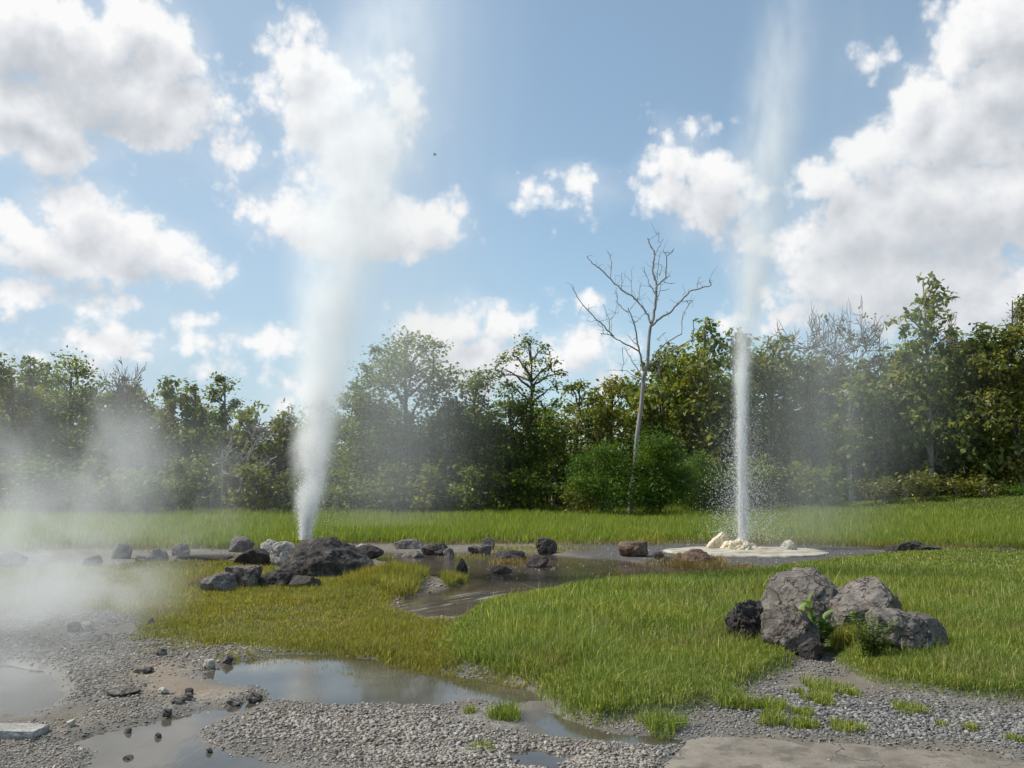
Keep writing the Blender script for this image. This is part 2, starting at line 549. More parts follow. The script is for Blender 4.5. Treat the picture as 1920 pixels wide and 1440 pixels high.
bump = t.new('ShaderNodeBump', {'Height': t.m('ADD', rip, t.m('MULTIPLY', fine, 0.35)), 'Strength': 0.16, 'Distance': 0.03})
bed = t.ramp(t.noise(sc, 1.3, 5, 0.65).outputs[0], [(0.3, (0.035, 0.029, 0.026)), (0.5, (0.085, 0.061, 0.048)), (0.68, (0.085, 0.080, 0.074))])
d0, d1 = G(750, 1146), G(985, 1106)
ax = np.array(((d1 - d0)[0], (d1 - d0)[1])) / np.linalg.norm((d1 - d0)[:2])
along = t.v('DOT_PRODUCT', t.v('SUBTRACT', geo, (d0[0], d0[1], 0)), (ax[0], ax[1], 0))
across = t.v('DOT_PRODUCT', t.v('SUBTRACT', geo, (d0[0], d0[1], 0)), (-ax[1], ax[0], 0))
stv = t.new('ShaderNodeCombineXYZ', {0: t.m('MULTIPLY', along, 0.35), 1: t.m('MULTIPLY', across, 3.2)}).outputs[0]
strk = t.m('MULTIPLY', t.rng(t.noise(stv, 2.0, 4, 0.7).outputs[0], 0.50, 0.66), t.m('MULTIPLY', t.rng(across, -0.55, -0.1), t.m('MULTIPLY', t.rng(across, 0.9, 0.35), t.m('MULTIPLY', t.rng(along, -0.1, 0.4), t.rng(along, 3.6, 2.0)))))
bed = t.mix(t.m('MULTIPLY', strk, .8), bed, (0.30, 0.28, 0.235, 1))
pb = t.new('ShaderNodeBsdfPrincipled', {'Base Color': bed, 'Roughness': t.m('MULTIPLY_ADD', strk, 0.4, 0.07), 'IOR': 1.36, 'Normal': bump.outputs[0]})
t.l.new(pb.outputs[0], out.inputs[0])


def sheet(name, polys, mat, z, label):
    V, Fs, n = [], [], 0
    me = bpy.data.meshes.new(name)
    allp = np.concatenate(polys)
    lo, hi = allp.min(0) - 0.35, allp.max(0) + 0.35
    xs, ys = np.linspace(lo[0], hi[0], 90), np.linspace(lo[1], hi[1], 90)
    X, Y = np.meshgrid(xs, ys)
    s = np.minimum.reduce([sdf(p, X.ravel(), Y.ravel()) for p in polys]).reshape(X.shape)
    keep = (s[:-1, :-1] < 0.4) | (s[1:, 1:] < 0.4)
    I = np.arange(X.size).reshape(X.shape)
    q = np.stack([I[:-1, :-1], I[:-1, 1:], I[1:, 1:], I[1:, :-1]], -1)[keep]
    u, inv = np.unique(q, return_inverse=True)
    P = np.stack([X.ravel(), Y.ravel(), np.full(X.size, z)], 1)[u]
    return tag(link(name, mesh(name, P, [inv.reshape(-1, 4)], True), mat), label, 'water', kind='structure')


if ONLY != 'sky':
    sheet('puddle_water', [PUD_A], mw, 0.006, 'shallow muddy puddle between the gravel and the grass')
    sheet('puddle_water', [PUD_B, PUD_D], mw, 0.0062, 'shallow puddle across the gravel at the very front')
    sheet('puddle_water', [PUD_C], mw, 0.0058, 'thin strip of muddy water under the grass edge')
    sheet('stream_water', [POOL], mp, -0.008, 'dark shallow outflow pool full of lava rocks')
    sheet('spring_water', [VENTPOOL], mw, -0.02, 'dark hot spring pool under the drifting steam')

# ------------------------------------------------------------------ rocks
def rock_mat(name, lo, mid, hi, bumpy=0.8, scale=1.0, lichen=None, wetness=0.0):
    m, t, out = material(name)
    pos = t.new('ShaderNodeTexCoord').outputs['Object']
    a = t.noise(pos, 5.0 * scale, 8, 0.68).outputs[0]
    b = t.noise(pos, 28.0 * scale, 5, 0.7).outputs[0]
    cr = t.vor(t.v('ADD', pos, t.v('MULTIPLY', t.noise(pos, 6 * scale, 3).outputs['Color'], (0.25, 0.25, 0.25))), 4.5 * scale, 'DISTANCE_TO_EDGE').outputs['Distance']
    crack = t.rng(cr, 0.0, 0.035)
    f = t.m('ADD', t.m('MULTIPLY', a, 0.65), t.m('MULTIPLY', b, 0.35))
    col = t.ramp(f, [(0.30, lo), (0.5, mid), (0.72, hi)])
    big = t.noise(pos, 2.2 * scale, 4, .6).outputs[0]
    col = t.mix(t.rng(big, .50, .68, 0, .55), col, (*[min(.8, c * 1.25) for c in hi], 1))
    col = t.mix(t.m('MULTIPLY', t.m('SUBTRACT', 1.0, crack), 0.85), col, (*[c * 0.4 for c in lo], 1))
    pit = t.rng(t.vor(t.v('ADD', pos, t.v('MULTIPLY', t.noise(pos, 9 * scale, 3).outputs['Color'], (.12, .12, .12))), 13.0 * scale).outputs['Distance'], .10, .26)
    col = t.mix(t.m('MULTIPLY', t.m('MULTIPLY', t.m('SUBTRACT', 1.0, pit), t.rng(a, .42, .58)), .75), col, (*[c * 0.35 for c in lo], 1))
    if lichen:
        col = t.mix(t.rng(t.noise(pos, 9 * scale, 5, .7).outputs[0], 0.54, 0.62), col, (*lichen, 1))
    h = t.m('ADD', t.m('MULTIPLY', a, 1.0), t.m('ADD', t.m('MULTIPLY', b, 0.5), t.m('MULTIPLY', crack, 0.35)))
    bp = t.new('ShaderNodeBump', {'Height': h, 'Strength': bumpy, 'Distance': 0.045 / scale})
    p = t.new('ShaderNodeBsdfPrincipled', {'Base Color': col, 'Roughness': 0.85 - 0.5 * wetness, 'Normal': bp.outputs[0]})
    p.inputs['Specular IOR Level'].default_value = 0.35
    t.l.new(p.outputs[0], out.inputs[0])
    return m


ROCKM = {
    'lava': rock_mat('lava rock', (0.022, 0.018, 0.016), (0.060, 0.050, 0.045), (0.14, 0.12, 0.11), 1.0, 1.2),
    'dark': rock_mat('wet dark rock', (0.016, 0.013, 0.012), (0.042, 0.033, 0.028), (0.09, 0.075, 0.065), 0.9, 1.5, None, 0.25),
    'brown': rock_mat('brown rock', (0.045, 0.037, 0.032), (0.135, 0.112, 0.096), (0.27, 0.236, 0.208), 0.9, 1.3),
    'grey': rock_mat('grey brown rock', (0.045, 0.038, 0.033), (0.17, 0.147, 0.128), (0.36, 0.322, 0.285), 1.0, 1.0),
    'ash': rock_mat('ash grey rock', (0.065, 0.055, 0.048), (0.15, 0.133, 0.12), (0.27, 0.25, 0.23), 0.9, 1.6),
    'white': rock_mat('white crusted rock', (0.10, 0.092, 0.085), (0.33, 0.31, 0.285), (0.62, 0.59, 0.55), 0.9, 2.2),
    'cream': rock_mat('cream sinter', (0.40, 0.29, 0.13), (0.66, 0.57, 0.40), (0.80, 0.76, 0.66), 0.6, 1.6),
    'pale': rock_mat('pale boulder', (0.30, 0.265, 0.21), (0.42, 0.385, 0.32), (0.52, 0.485, 0.42), 0.4, 1.2),
    'block': rock_mat('old concrete', (0.19, 0.18, 0.16), (0.31, 0.295, 0.27), (0.42, 0.405, 0.375), 0.5, 3.0),
    'rust': rock_mat('rust stained rock', (0.06, 0.04, 0.03), (0.15, 0.095, 0.065), (0.26, 0.18, 0.13), 0.9, 1.4),
}


def rock_shape(size, seed, sub=4, planes=7, rough=0.16, ridge=0.06, cuts=None, lump=0.25, flat=0.0):
    v, f = ico(sub)
    rs = np.random.RandomState(seed)
    p = v.copy()
    off = rs.uniform(-50, 50, 3)
    p = p * (1 + lump * fbm(p * 1.1 + off, 3, seed))[:, None]
    for k in range(planes):                   # broken faces
        n = rs.normal(size=3)
        n[2] = n[2] * 0.6 + 0.15
        n /= np.linalg.norm(n)
        d = rs.uniform(0.55, 0.88)
        e = p @ n - d
        p = p - np.where(e > 0, e * 0.93, 0)[:, None] * n
    for (n, d) in (cuts or []):
        n = np.array(n, float)
        n /= np.linalg.norm(n)
        e = p @ n - d
        p = p - np.where(e > 0, e * 0.95, 0)[:, None] * n
    lo, hi = p.min(0), p.max(0)
    p = (p - (lo + hi) / 2) / (hi - lo) * 2 * np.array(size) / max(size)
    nn = p / (np.linalg.norm(p, axis=1, keepdims=True) + 1e-9) * np.array(size) ** -.5
    nn /= np.linalg.norm(nn, axis=1, keepdims=True) + 1e-9
    p = p + nn * (size[2] / max(size)) ** .5 * (rough * fbm(p * 2.6 + off, 4, seed + 3, 0.55) + ridge * fbm(p * 4.5 + off, 3, seed + 7, 0.6, True) * 0.8
                  + 0.4 * ridge * fbm(p * 14 + off, 3, seed + 11, 0.6))[:, None]
    lo, hi = p.min(0), p.max(0)
    p = (p - (lo + hi) / 2) / (hi - lo) * np.array(size)
    return p, f


def rock(x0, y0, x1, y1, mat, label, seed, sub=4, depth=0.8, sink=0.3, name='lava_rock', group=None, cat='rock', dy=0.0, rot=None, **kw):
    cx = (x0 + x1) / 2
    g = G(cx, y1)
    Y = g[1]
    g0 = zt(g[0], Y)
    g = G(cx, y1, min(g0, 0.2))
    Y = g[1]
    wdt = (x1 - x0) / F * Y * 1.01
    dep = wdt * depth
    Yc = Y + dep * 0.42 + dy
    c = AT(cx, y1, Yc)
    zb = zt(c[0], Yc)
    top = AT(cx, y0, Yc - dep * 0.1)[2]
    wdt *= Yc / Y
    hgt = max(0.05, top - zb)
    full = hgt * (1 + sink)
    p, f = rock_shape((wdt, dep, full), seed, sub, **kw)
    if rot:
        a = math.radians(rot)
        p = p @ np.array([[math.cos(a), 0, math.sin(a)], [0, 1, 0], [-math.sin(a), 0, math.cos(a)]])
    p[:, 2] += full / 2 - hgt * sink
    o = link(name, mesh(name, p, [f], True), ROCKM[mat])
    o.location = (c[0], Yc, zb)
    return tag(o, label, cat, group)


if ONLY in ('', 'rocks', 'near'):
    FG = 'boulders of the foreground heap'
    rock(1436, 1065, 1612, 1182, 'grey', 'largest boulder, topmost in the foreground heap, with a split pale grey face', 4, 6, .8, .3, 'boulder', FG, 'boulder', dy=0.25,
         cuts=[((-0.75, -0.55, 0.25), .50), ((-0.2, -1, 0.12), .62), ((0.75, -0.25, 0.62), .60), ((-0.45, -.1, .9), .72)], rough=.09, ridge=.045, planes=16)
    rock(1566, 1084, 1708, 1192, 'grey', 'long sloping grey boulder behind tall grass at the right shoulder of the foreground heap', 8, 6, .8, .3, 'boulder', FG, 'boulder', dy=0.15,
         cuts=[((-0.55, -.2, .8), .52), ((.8, -.3, .5), .7)], rough=.10, ridge=.05, planes=14)
    rock(1632, 1140, 1776, 1232, 'grey', 'pale cracked low boulder with two humps, nearest to the right in the foreground heap', 15, 6, .75, .2, 'boulder', FG, 'boulder', rough=.14, ridge=.06, planes=12)
    rock(1358, 1124, 1444, 1206, 'lava', 'dark rough small boulder at the left end of the foreground heap', 23, 6, .9, .3, 'boulder', FG, 'boulder', rough=.26, ridge=.12)
    rock(1428, 1134, 1538, 1226, 'brown', 'mottled dark grey boulder low in front of the heap beside the broad leaved plant', 29, 6, .8, .3, 'boulder', FG, 'boulder', rough=.14, ridge=.08, planes=12)
    rock(1500, 1196, 1545, 1236, 'lava', 'little dark rock wedged in the hollow under the broad leaved plant', 31, 5, .8, .2, 'boulder', FG, 'boulder')

    GA = 'rocks round the left geyser'
    rock(522, 1006, 704, 1084, 'lava', 'huge dark domed lava boulder right in front of the left geyser jet', 41, 6, .75, .75, 'lava_boulder', GA, 'boulder', dy=-0.2,
         cuts=[((.72, -.1, .70), .80)], planes=1, rough=.10, ridge=.07, lump=.14)
    rock(487, 1011, 522, 1047, 'white', 'pointed ash white rock standing between the flat dark rock and the huge boulder', 43, 5, .8, .3, 'lava_rock', GA)
    rock(505, 1014, 556, 1064, 'white', 'smooth white mineral crust rock against the left flank of the huge boulder', 44, 5, .8, .3, 'lava_rock', GA, dy=.1, planes=3)
    rock(438, 1027, 508, 1062, 'dark', 'flat dark wedge rock left of the white crusted rock', 45, 5, .8, .3, 'lava_rock', GA, cuts=[((-.6, 0, .8), .45), ((.6, 0, .8), .5)])
    rock(421, 1060, 486, 1106, 'brown', 'brown blocky rock with a straight broken top, front left of the huge boulder', 46, 5, .9, .3, 'lava_rock', GA, cuts=[((0, 0, 1), .5), ((1, -.1, 0), .7)])
    rock(376, 1073, 442, 1112, 'ash', 'low rounded rock half covered by dry grass beside the brown block', 47, 5, .8, .25, 'lava_rock', GA)
    rock(487, 1067, 557, 1105, 'dark', 'black rounded rock touching the front of the huge boulder', 48, 5, .85, .3, 'lava_rock', GA)
    rock(543, 1079, 602, 1107, 'dark', 'small black rock low in the grass at the foot of the huge boulder', 49, 5, .85, .2, 'lava_rock', GA)
    rock(430, 1005, 474, 1035, 'ash', 'round grey brown rock alone at the edge of the field left of the left geyser', 50, 5, .9, .3, 'lava_rock', GA, planes=4)
    rock(322, 1018, 359, 1043, 'ash', 'small blocky grey rock between the leaning rock and the round rock', 51, 5, .9, .3, 'lava_rock', GA)
    rock(272, 1026, 314, 1057, 'ash', 'leaning angular grey rock just right of the steam', 52, 5, .9, .3, 'lava_rock', GA, cuts=[((-.8, -.2, .5), .5)])
    rock(209, 1017, 248, 1049, 'ash', 'grey square rock seen through the edge of the steam', 53, 5, .9, .3, 'lava_rock', GA)
    rock(155, 1040, 192, 1062, 'ash', 'faint low rock inside the steam left of the grey square rock', 54, 4, .9, .3, 'lava_rock', GA)
    rock(-6, 1032, 46, 1064, 'ash', 'pale broad rock in the steam at the far left', 55, 5, .9, .3, 'lava_rock', GA)
    rock(254, 1042, 276, 1056, 'ash', 'tiny grey stone lying at the foot of the leaning rock', 56, 4, .9, .3, 'lava_rock', GA)
    rock(335, 1040, 435, 1053, 'dark', 'long flat dark slab of rock lying in the mud left of the huge boulder', 57, 5, .5, .2, 'rock_slab', GA, cuts=[((0, 0, 1), .4)])
    rock(322, 1046, 336, 1058, 'brown', 'tiny brown stone beside the flat dark slab', 58, 4, .9, .3, 'lava_rock', GA)

    GP = 'rocks in the outflow pool'
    rock(638, 1018, 667, 1034, 'ash', 'smooth grey rock peeking over the right slope of the huge boulder', 60, 4, .9, .3, 'lava_rock', GP)
    rock(664, 1021, 719, 1048, 'dark', 'dark rock with a white crusted top right of the huge boulder', 61, 5, .9, .3, 'lava_rock', GP)
    rock(664, 1019, 690, 1034, 'white', 'small white crust stone on the far side of the dark rock by the huge boulder', 62, 4, .9, .3, 'lava_rock', GP, dy=.12)
    rock(739, 1010, 797, 1029, 'ash', 'long low grey rock at the far edge of the pool', 63, 5, .7, .3, 'lava_rock', GP)
    rock(789, 1019, 842, 1044, 'dark', 'dark humped rock in the pool behind the standing stone', 64, 5, .8, .3, 'lava_rock', GP)
    rock(831, 1027, 851, 1050, 'ash', 'small upright grey rock against the right end of the dark humped rock', 65, 4, .9, .3, 'lava_rock', GP)
    rock(753, 1032, 794, 1048, 'ash', 'low rock nearly awash in front of the long low grey rock', 66, 4, .8, .2, 'lava_rock', GP)
    rock(877, 1023, 901, 1039, 'brown', 'small brown rock at the left of the stacked pair', 67, 4, .9, .3, 'lava_rock', GP)
    rock(900, 1007, 927, 1031, 'brown', 'reddish rock standing behind the pair of small rocks at the field edge', 68, 4, .9, .3, 'lava_rock', GP)
    rock(896, 1020, 921, 1041, 'ash', 'grey rock with a white top edge in front of the reddish rock', 69, 4, .9, .3, 'lava_rock', GP)
    rock(926, 1031, 987, 1055, 'lava', 'broad dark rock fringed with dry grass in the middle of the pool', 70, 5, .75, .3, 'lava_rock', GP)
    rock(1004, 1007, 1045, 1037, 'lava', 'big rounded dark rock at the field edge behind thin grass', 71, 5, .9, .3, 'lava_rock', GP, planes=4)
    rock(987, 1041, 1029, 1066, 'dark', 'black shiny rock in the pool right of the broad grassy rock', 72, 5, .9, .3, 'lava_rock', GP)
    rock(853, 1046, 877, 1081, 'dark', 'upright black standing stone with a pale tip in the pool', 73, 5, .9, .3, 'standing_stone', GP, planes=4, cuts=[((.8, 0, .5), .6), ((-.8, 0, .45), .7)])
    rock(921, 1060, 960, 1078, 'dark', 'small black loaf shaped rock alone at the front of the pool', 74, 5, .8, .3, 'lava_rock', GP, planes=3)
    rock(1159, 1014, 1213, 1044, 'rust', 'square reddish brown block in the shallows between the dead tree and the pool', 75, 5, .9, .3, 'lava_rock', GP, cuts=[((0, 0, 1), .62), ((1, 0, 0), .75)])
    rock(1224, 1034, 1247, 1051, 'dark', 'small dark rock right of the square reddish block', 76, 4, .9, .3, 'lava_rock', GP)
    rock(1240, 1044, 1267, 1063, 'dark', 'small dark rock among dry grass, nearest of the two beside the square reddish block', 77, 4, .9, .3, 'lava_rock', GP)
    rock(1279, 1029, 1344, 1062, 'rust', 'rust coloured mound rock hung with dry straw in front of the white terrace', 78, 5, .8, .3, 'lava_rock', GP, planes=3)
    rock(1264, 1036, 1288, 1051, 'rust', 'small rusty rock touching the straw covered mound', 79, 4, .9, .3, 'lava_rock', GP)

    GB = 'pale rocks round the right geyser'
    rock(1326, 997, 1368, 1032, 'cream', 'cream slab leaning to the right beside the right geyser jet', 81, 5, .6, .3, 'sinter_rock', GB, cuts=[((-.75, 0, .65), .33), ((.75, 0, -.65), .33)], planes=2, rough=.1)
    rock(1349, 1013, 1386, 1034, 'cream', 'lumpy cream rock at the foot of the leaning slab', 82, 5, .9, .3, 'sinter_rock', GB, planes=2, lump=.5, rough=.3)
    rock(1368, 1010, 1409, 1037, 'cream', 'ochre stained cream rock right under the right geyser jet', 83, 5, .9, .3, 'sinter_rock', GB, planes=3, lump=.45, rough=.3)
    rock(1392, 1018, 1420, 1033, 'cream', 'low cream lump just right of the right geyser vent', 84, 4, .9, .3, 'sinter_rock', GB, lump=.5, rough=.3)
    rock(1422, 1025, 1440, 1034, 'cream', 'tiny cream stone between the vent and the white boulder', 85, 4, .9, .3, 'sinter_rock', GB)
    rock(1462, 1012, 1495, 1034, 'pale', 'smooth white boulder on the right half of the white terrace', 86, 5, .9, .3, 'sinter_rock', GB, planes=3, rough=.08, ridge=.02)
    GC = 'dark rocks along the far right water edge'
    rock(1661, 1022, 1690, 1036, 'lava', 'low dark rock at the left of the three far right rocks', 91, 4, .9, .3, 'lava_rock', GC)
    rock(1680, 1014, 1732, 1037, 'lava', 'largest dark rock on the grass edge right of the white terrace', 92, 5, .8, .3, 'lava_rock', GC)
    rock(1720, 1022, 1763, 1037, 'lava', 'knobbly dark rock right of the largest far right rock', 93, 5, .8, .3, 'lava_rock', GC)
    rock(1868, 1025, 1906, 1035, 'lava', 'flat dark rock alone in the grass at the right edge', 94, 4, .8, .3, 'lava_rock', GC)

    GS = 'loose stones on the gravel'
    for i, (x0, y0, x1, y1, mt, lb) in enumerate([
        (150, 1164, 176, 1184, 'pale', 'pale broken stone at the back of the gravel in the steam'),
        (126, 1166, 150, 1186, 'ash', 'grey stone touching the pale broken stone in the steam'),
        (277, 1158, 289, 1173, 'ash', 'small upright grey stone where the gravel meets the grass'),
        (291, 1214, 312, 1228, 'grey', 'angular grey stone on the gravel left of the small wet patch'),
        (381, 1236, 404, 1250, 'pale', 'pale stone with a tuft beside it at the left tip of the puddle'),
        (414, 1226, 436, 1242, 'ash', 'dark grey stone beside the grassy tuft at the puddle edge'),
        (250, 1251, 286, 1261, 'brown', 'flat brown flake of stone on the gravel above the sandy patch'),
        (295, 1291, 316, 1303, 'pale', 'pale rounded cobble on the sandy patch'),
        (346, 1293, 363, 1302, 'lava', 'small black stone on the sandy patch'),
        (320, 1309, 345, 1322, 'grey', 'cracked grey brown stone on the near side of the sandy patch'),
        (342, 1298, 362, 1315, 'grey', 'grey brown lump behind the cracked stone of the sandy patch'),
        (462, 1296, 490, 1318, 'grey', 'grey brown stone at the tip of the gravel spit in the puddle'),
        (424, 1312, 452, 1322, 'grey', 'flat stone on the gravel spit beside its tip'),
        (124, 1353, 140, 1365, 'pale', 'smooth whitish cobble at the edge of the front puddle'),
        (303, 1328, 322, 1338, 'grey', 'long grey stone on the gravel just behind the front puddle'),
        (230, 1418, 250, 1432, 'grey', 'tan grey stone standing in the front puddle'),
        (385, 1406, 398, 1418, 'grey', 'small stone alone in the middle of the front puddle'),
        (290, 1381, 302, 1391, 'grey', 'round stone in the front puddle, behind the tan grey stone'),
        (232, 1371, 246, 1380, 'brown', 'reddish stone in the shallow back edge of the front puddle'),
        (198, 1297, 262, 1306, 'brown', 'thin brown crust of stone lying between the spring pool and the sandy patch'),
    ]):
        rock(x0, y0, x1, y1, mt, lb, 200 + i, 4, .8, .2, 'stone', GS, 'stone', rough=.14, ridge=.05)

    # concrete block at the left edge
    import bmesh
    bm = bmesh.new()
    a, b = G(-60, 1400), G(66, 1396)
    bmesh.ops.create_cube(bm, size=1)
    bmesh.ops.scale(bm, vec=(b[0] - a[0], 0.20, 0.09), verts=bm.verts)
    bmesh.ops.bevel(bm, geom=bm.edges[:], offset=0.008, segments=2, affect='EDGES')
    bmesh.ops.subdivide_edges(bm, edges=bm.edges[:], cuts=3, use_grid_fill=True)
    rs = random.Random(4)
    for v in bm.verts:
        v.co += Vector((rs.uniform(-1, 1), rs.uniform(-1, 1), rs.uniform(-1, 1))) * 0.003
    me = bpy.data.meshes.new('concrete_block')
    bm.to_mesh(me)
    bm.free()
    o = tag(link('concrete_block', me, ROCKM['block']), 'whitish rectangular concrete block at the left edge beside the spring pool', 'block')
    o.location = ((a[0] + b[0]) / 2, a[1] + 0.11, 0.045)
    o.rotation_euler = (0, 0.02, 0.03)

    # white mineral terrace round the right geyser: an irregular thin crust
    pts = []
    tc = G(1400, 1034)
    R = 24
    for i in range(R * 8):
        a = 2 * math.pi * i / (R * 8)
        pts.append((math.cos(a), math.sin(a)))
    pts = np.array(pts)
    rad = 1 + 0.16 * fbm2(pts[:, 0], pts[:, 1], 1.4, 4, 77) + 0.03 * fbm2(pts[:, 0], pts[:, 1], 9, 2, 78)
    aa, bb = G(1250, 1036), G(1538, 1036)
    RX = (bb[0] - aa[0]) / 2
    far_y, near_y = G(1400, 1029)[1], G(1400, 1048)[1]
    RY = (far_y - near_y) / 2
    cxy = np.array(((aa[0] + bb[0]) / 2, (far_y + near_y) / 2))
    rings = []
    for k, (rr, z) in enumerate([(0.0, .135), (.25, .12), (.5, .10), (.75, .09), (.92, .085), (.985, .08), (1.0, .06), (1.0, -.02)]):
        q = pts * rr * rad[:, None]
        zz = z + (0.012 * fbm2(q[:, 0], q[:, 1], 3.0, 3, 5) if 0 < k < 6 else 0)
        rings.append(np.stack([cxy[0] + q[:, 0] * RX, cxy[1] + q[:, 1] * RY, np.broadcast_to(zz, len(q))], 1))
    V = np.concatenate(rings)
    M = len(pts)
    I = np.arange(M)
    Q = np.concatenate([np.stack([k * M + I, k * M + (I + 1) % M, (k + 1) * M + (I + 1) % M, (k + 1) * M + I], -1)[:, ::-1] for k in range(len(rings) - 1)])
    mt, t, out = material('mineral crust')
    pos = t.new('ShaderNodeNewGeometry').outputs['Position']
    a = t.noise(pos, 1.2, 6, .65).outputs[0]
    col = t.ramp(a, [(.3, (.23, .18, .10)), (.45, (.37, .325, .235)), (.58, (.47, .44, .365)), (.7, (.30, .28, .235))])
    col = t.mix(t.rng(t.noise(t.v('MULTIPLY', pos, (1, 1.0, 1)), 2.6, 6, .7).outputs[0], .50, .62, 0, .7), col, (.13, .115, .09, 1))
    bp = t.new('ShaderNodeBump', {'Height': t.noise(pos, 12, 5, .65).outputs[0], 'Strength': .6, 'Distance': .03})
    p = t.new('ShaderNodeBsdfPrincipled', {'Base Color': col, 'Roughness': .55, 'Normal': bp.outputs[0]})
    t.l.new(p.outputs[0], out.inputs[0])
    tag(link('mineral_terrace', mesh('mineral_terrace', V, [Q], True), mt), 'flat cream white mineral terrace round the vent of the right geyser', 'terrace')

# ------------------------------------------------------------------ concrete path edge at the lower right
if ONLY != 'sky':
    import bmesh
    P = []
    rs = np.random.RandomState(3)
    n = len(PAVEG)
    for i in range(n):
        a, b = PAVEG[i], PAVEG[(i + 1) % n]
        k = max(2, int(np.linalg.norm(b - a) / 0.03)) if np.linalg.norm(b - a) < 4 else 40
        for j in range(k):
            P.append(a + (b - a) * j / k)
    P = np.array(P)
    jj = np.stack([fbm2(P[:, 0], P[:, 1], 3.0, 4, 91), fbm2(P[:, 0], P[:, 1], 3.0, 4, 95)], 1) * 0.05
    P = P + jj
    bm = bmesh.new()
    vs = [bm.verts.new((q[0], q[1], 0.026)) for q in P]
    fc = bm.faces.new(vs)
    if fc.normal.z < 0:
        fc.normal_flip()
    ex = bmesh.ops.extrude_face_region(bm, geom=[fc])
    for v in [g for g in ex['geom'] if isinstance(g, bmesh.types.BMVert)]:
        v.co.z -= 0.12
    bmesh.ops.recalc_face_normals(bm, faces=bm.faces)
    me = bpy.data.meshes.new('pavement')
    bm.to_mesh(me)
    bm.free()
    mc, t, out = material('worn concrete')
    pos = t.new('ShaderNodeNewGeometry').outputs['Position']
    a = t.noise(pos, 2.2, 6, .65).outputs[0]
    b = t.noise(pos, 90, 3, .6).outputs[0]
    wv = t.v('ADD', pos, t.v('MULTIPLY', t.noise(pos, 3, 4).outputs['Color'], (.5, .5, 0)))
    cr = t.rng(t.vor(wv, .55, 'DISTANCE_TO_EDGE').outputs['Distance'], 0.0, 0.0028)
    col = t.ramp(t.m('ADD', t.m('MULTIPLY', a, .7), t.m('MULTIPLY', b, .3)), [(.3, (.105, .086, .066)), (.5, (.20, .172, .138)), (.7, (.29, .255, .21))])
    col = t.mix(t.rng(t.noise(pos, 5.5, 6, .7).outputs[0], .47, .60, 0, .75), col, (.095, .08, .062, 1))
    col = t.mix(cr, (.05, .045, .035, 1), col)
    bp = t.new('ShaderNodeBump', {'Height': t.m('ADD', t.m('MULTIPLY', b, .5), t.m('ADD', a, t.m('MULTIPLY', cr, .6))), 'Strength': .5, 'Distance': .012})
    p = t.new('ShaderNodeBsdfPrincipled', {'Base Color': col, 'Roughness': .85, 'Normal': bp.outputs[0]})
    t.l.new(p.outputs[0], out.inputs[0])
    tag(link('pavement', me, mc), 'worn concrete path edge at the lower right', 'path', kind='structure')

# ------------------------------------------------------------------ gravel pebbles
def island_color(t, stops, interp='LINEAR'):
    r = t.new('ShaderNodeNewGeometry').outputs['Random Per Island']
    return t.ramp(r, stops, interp), r


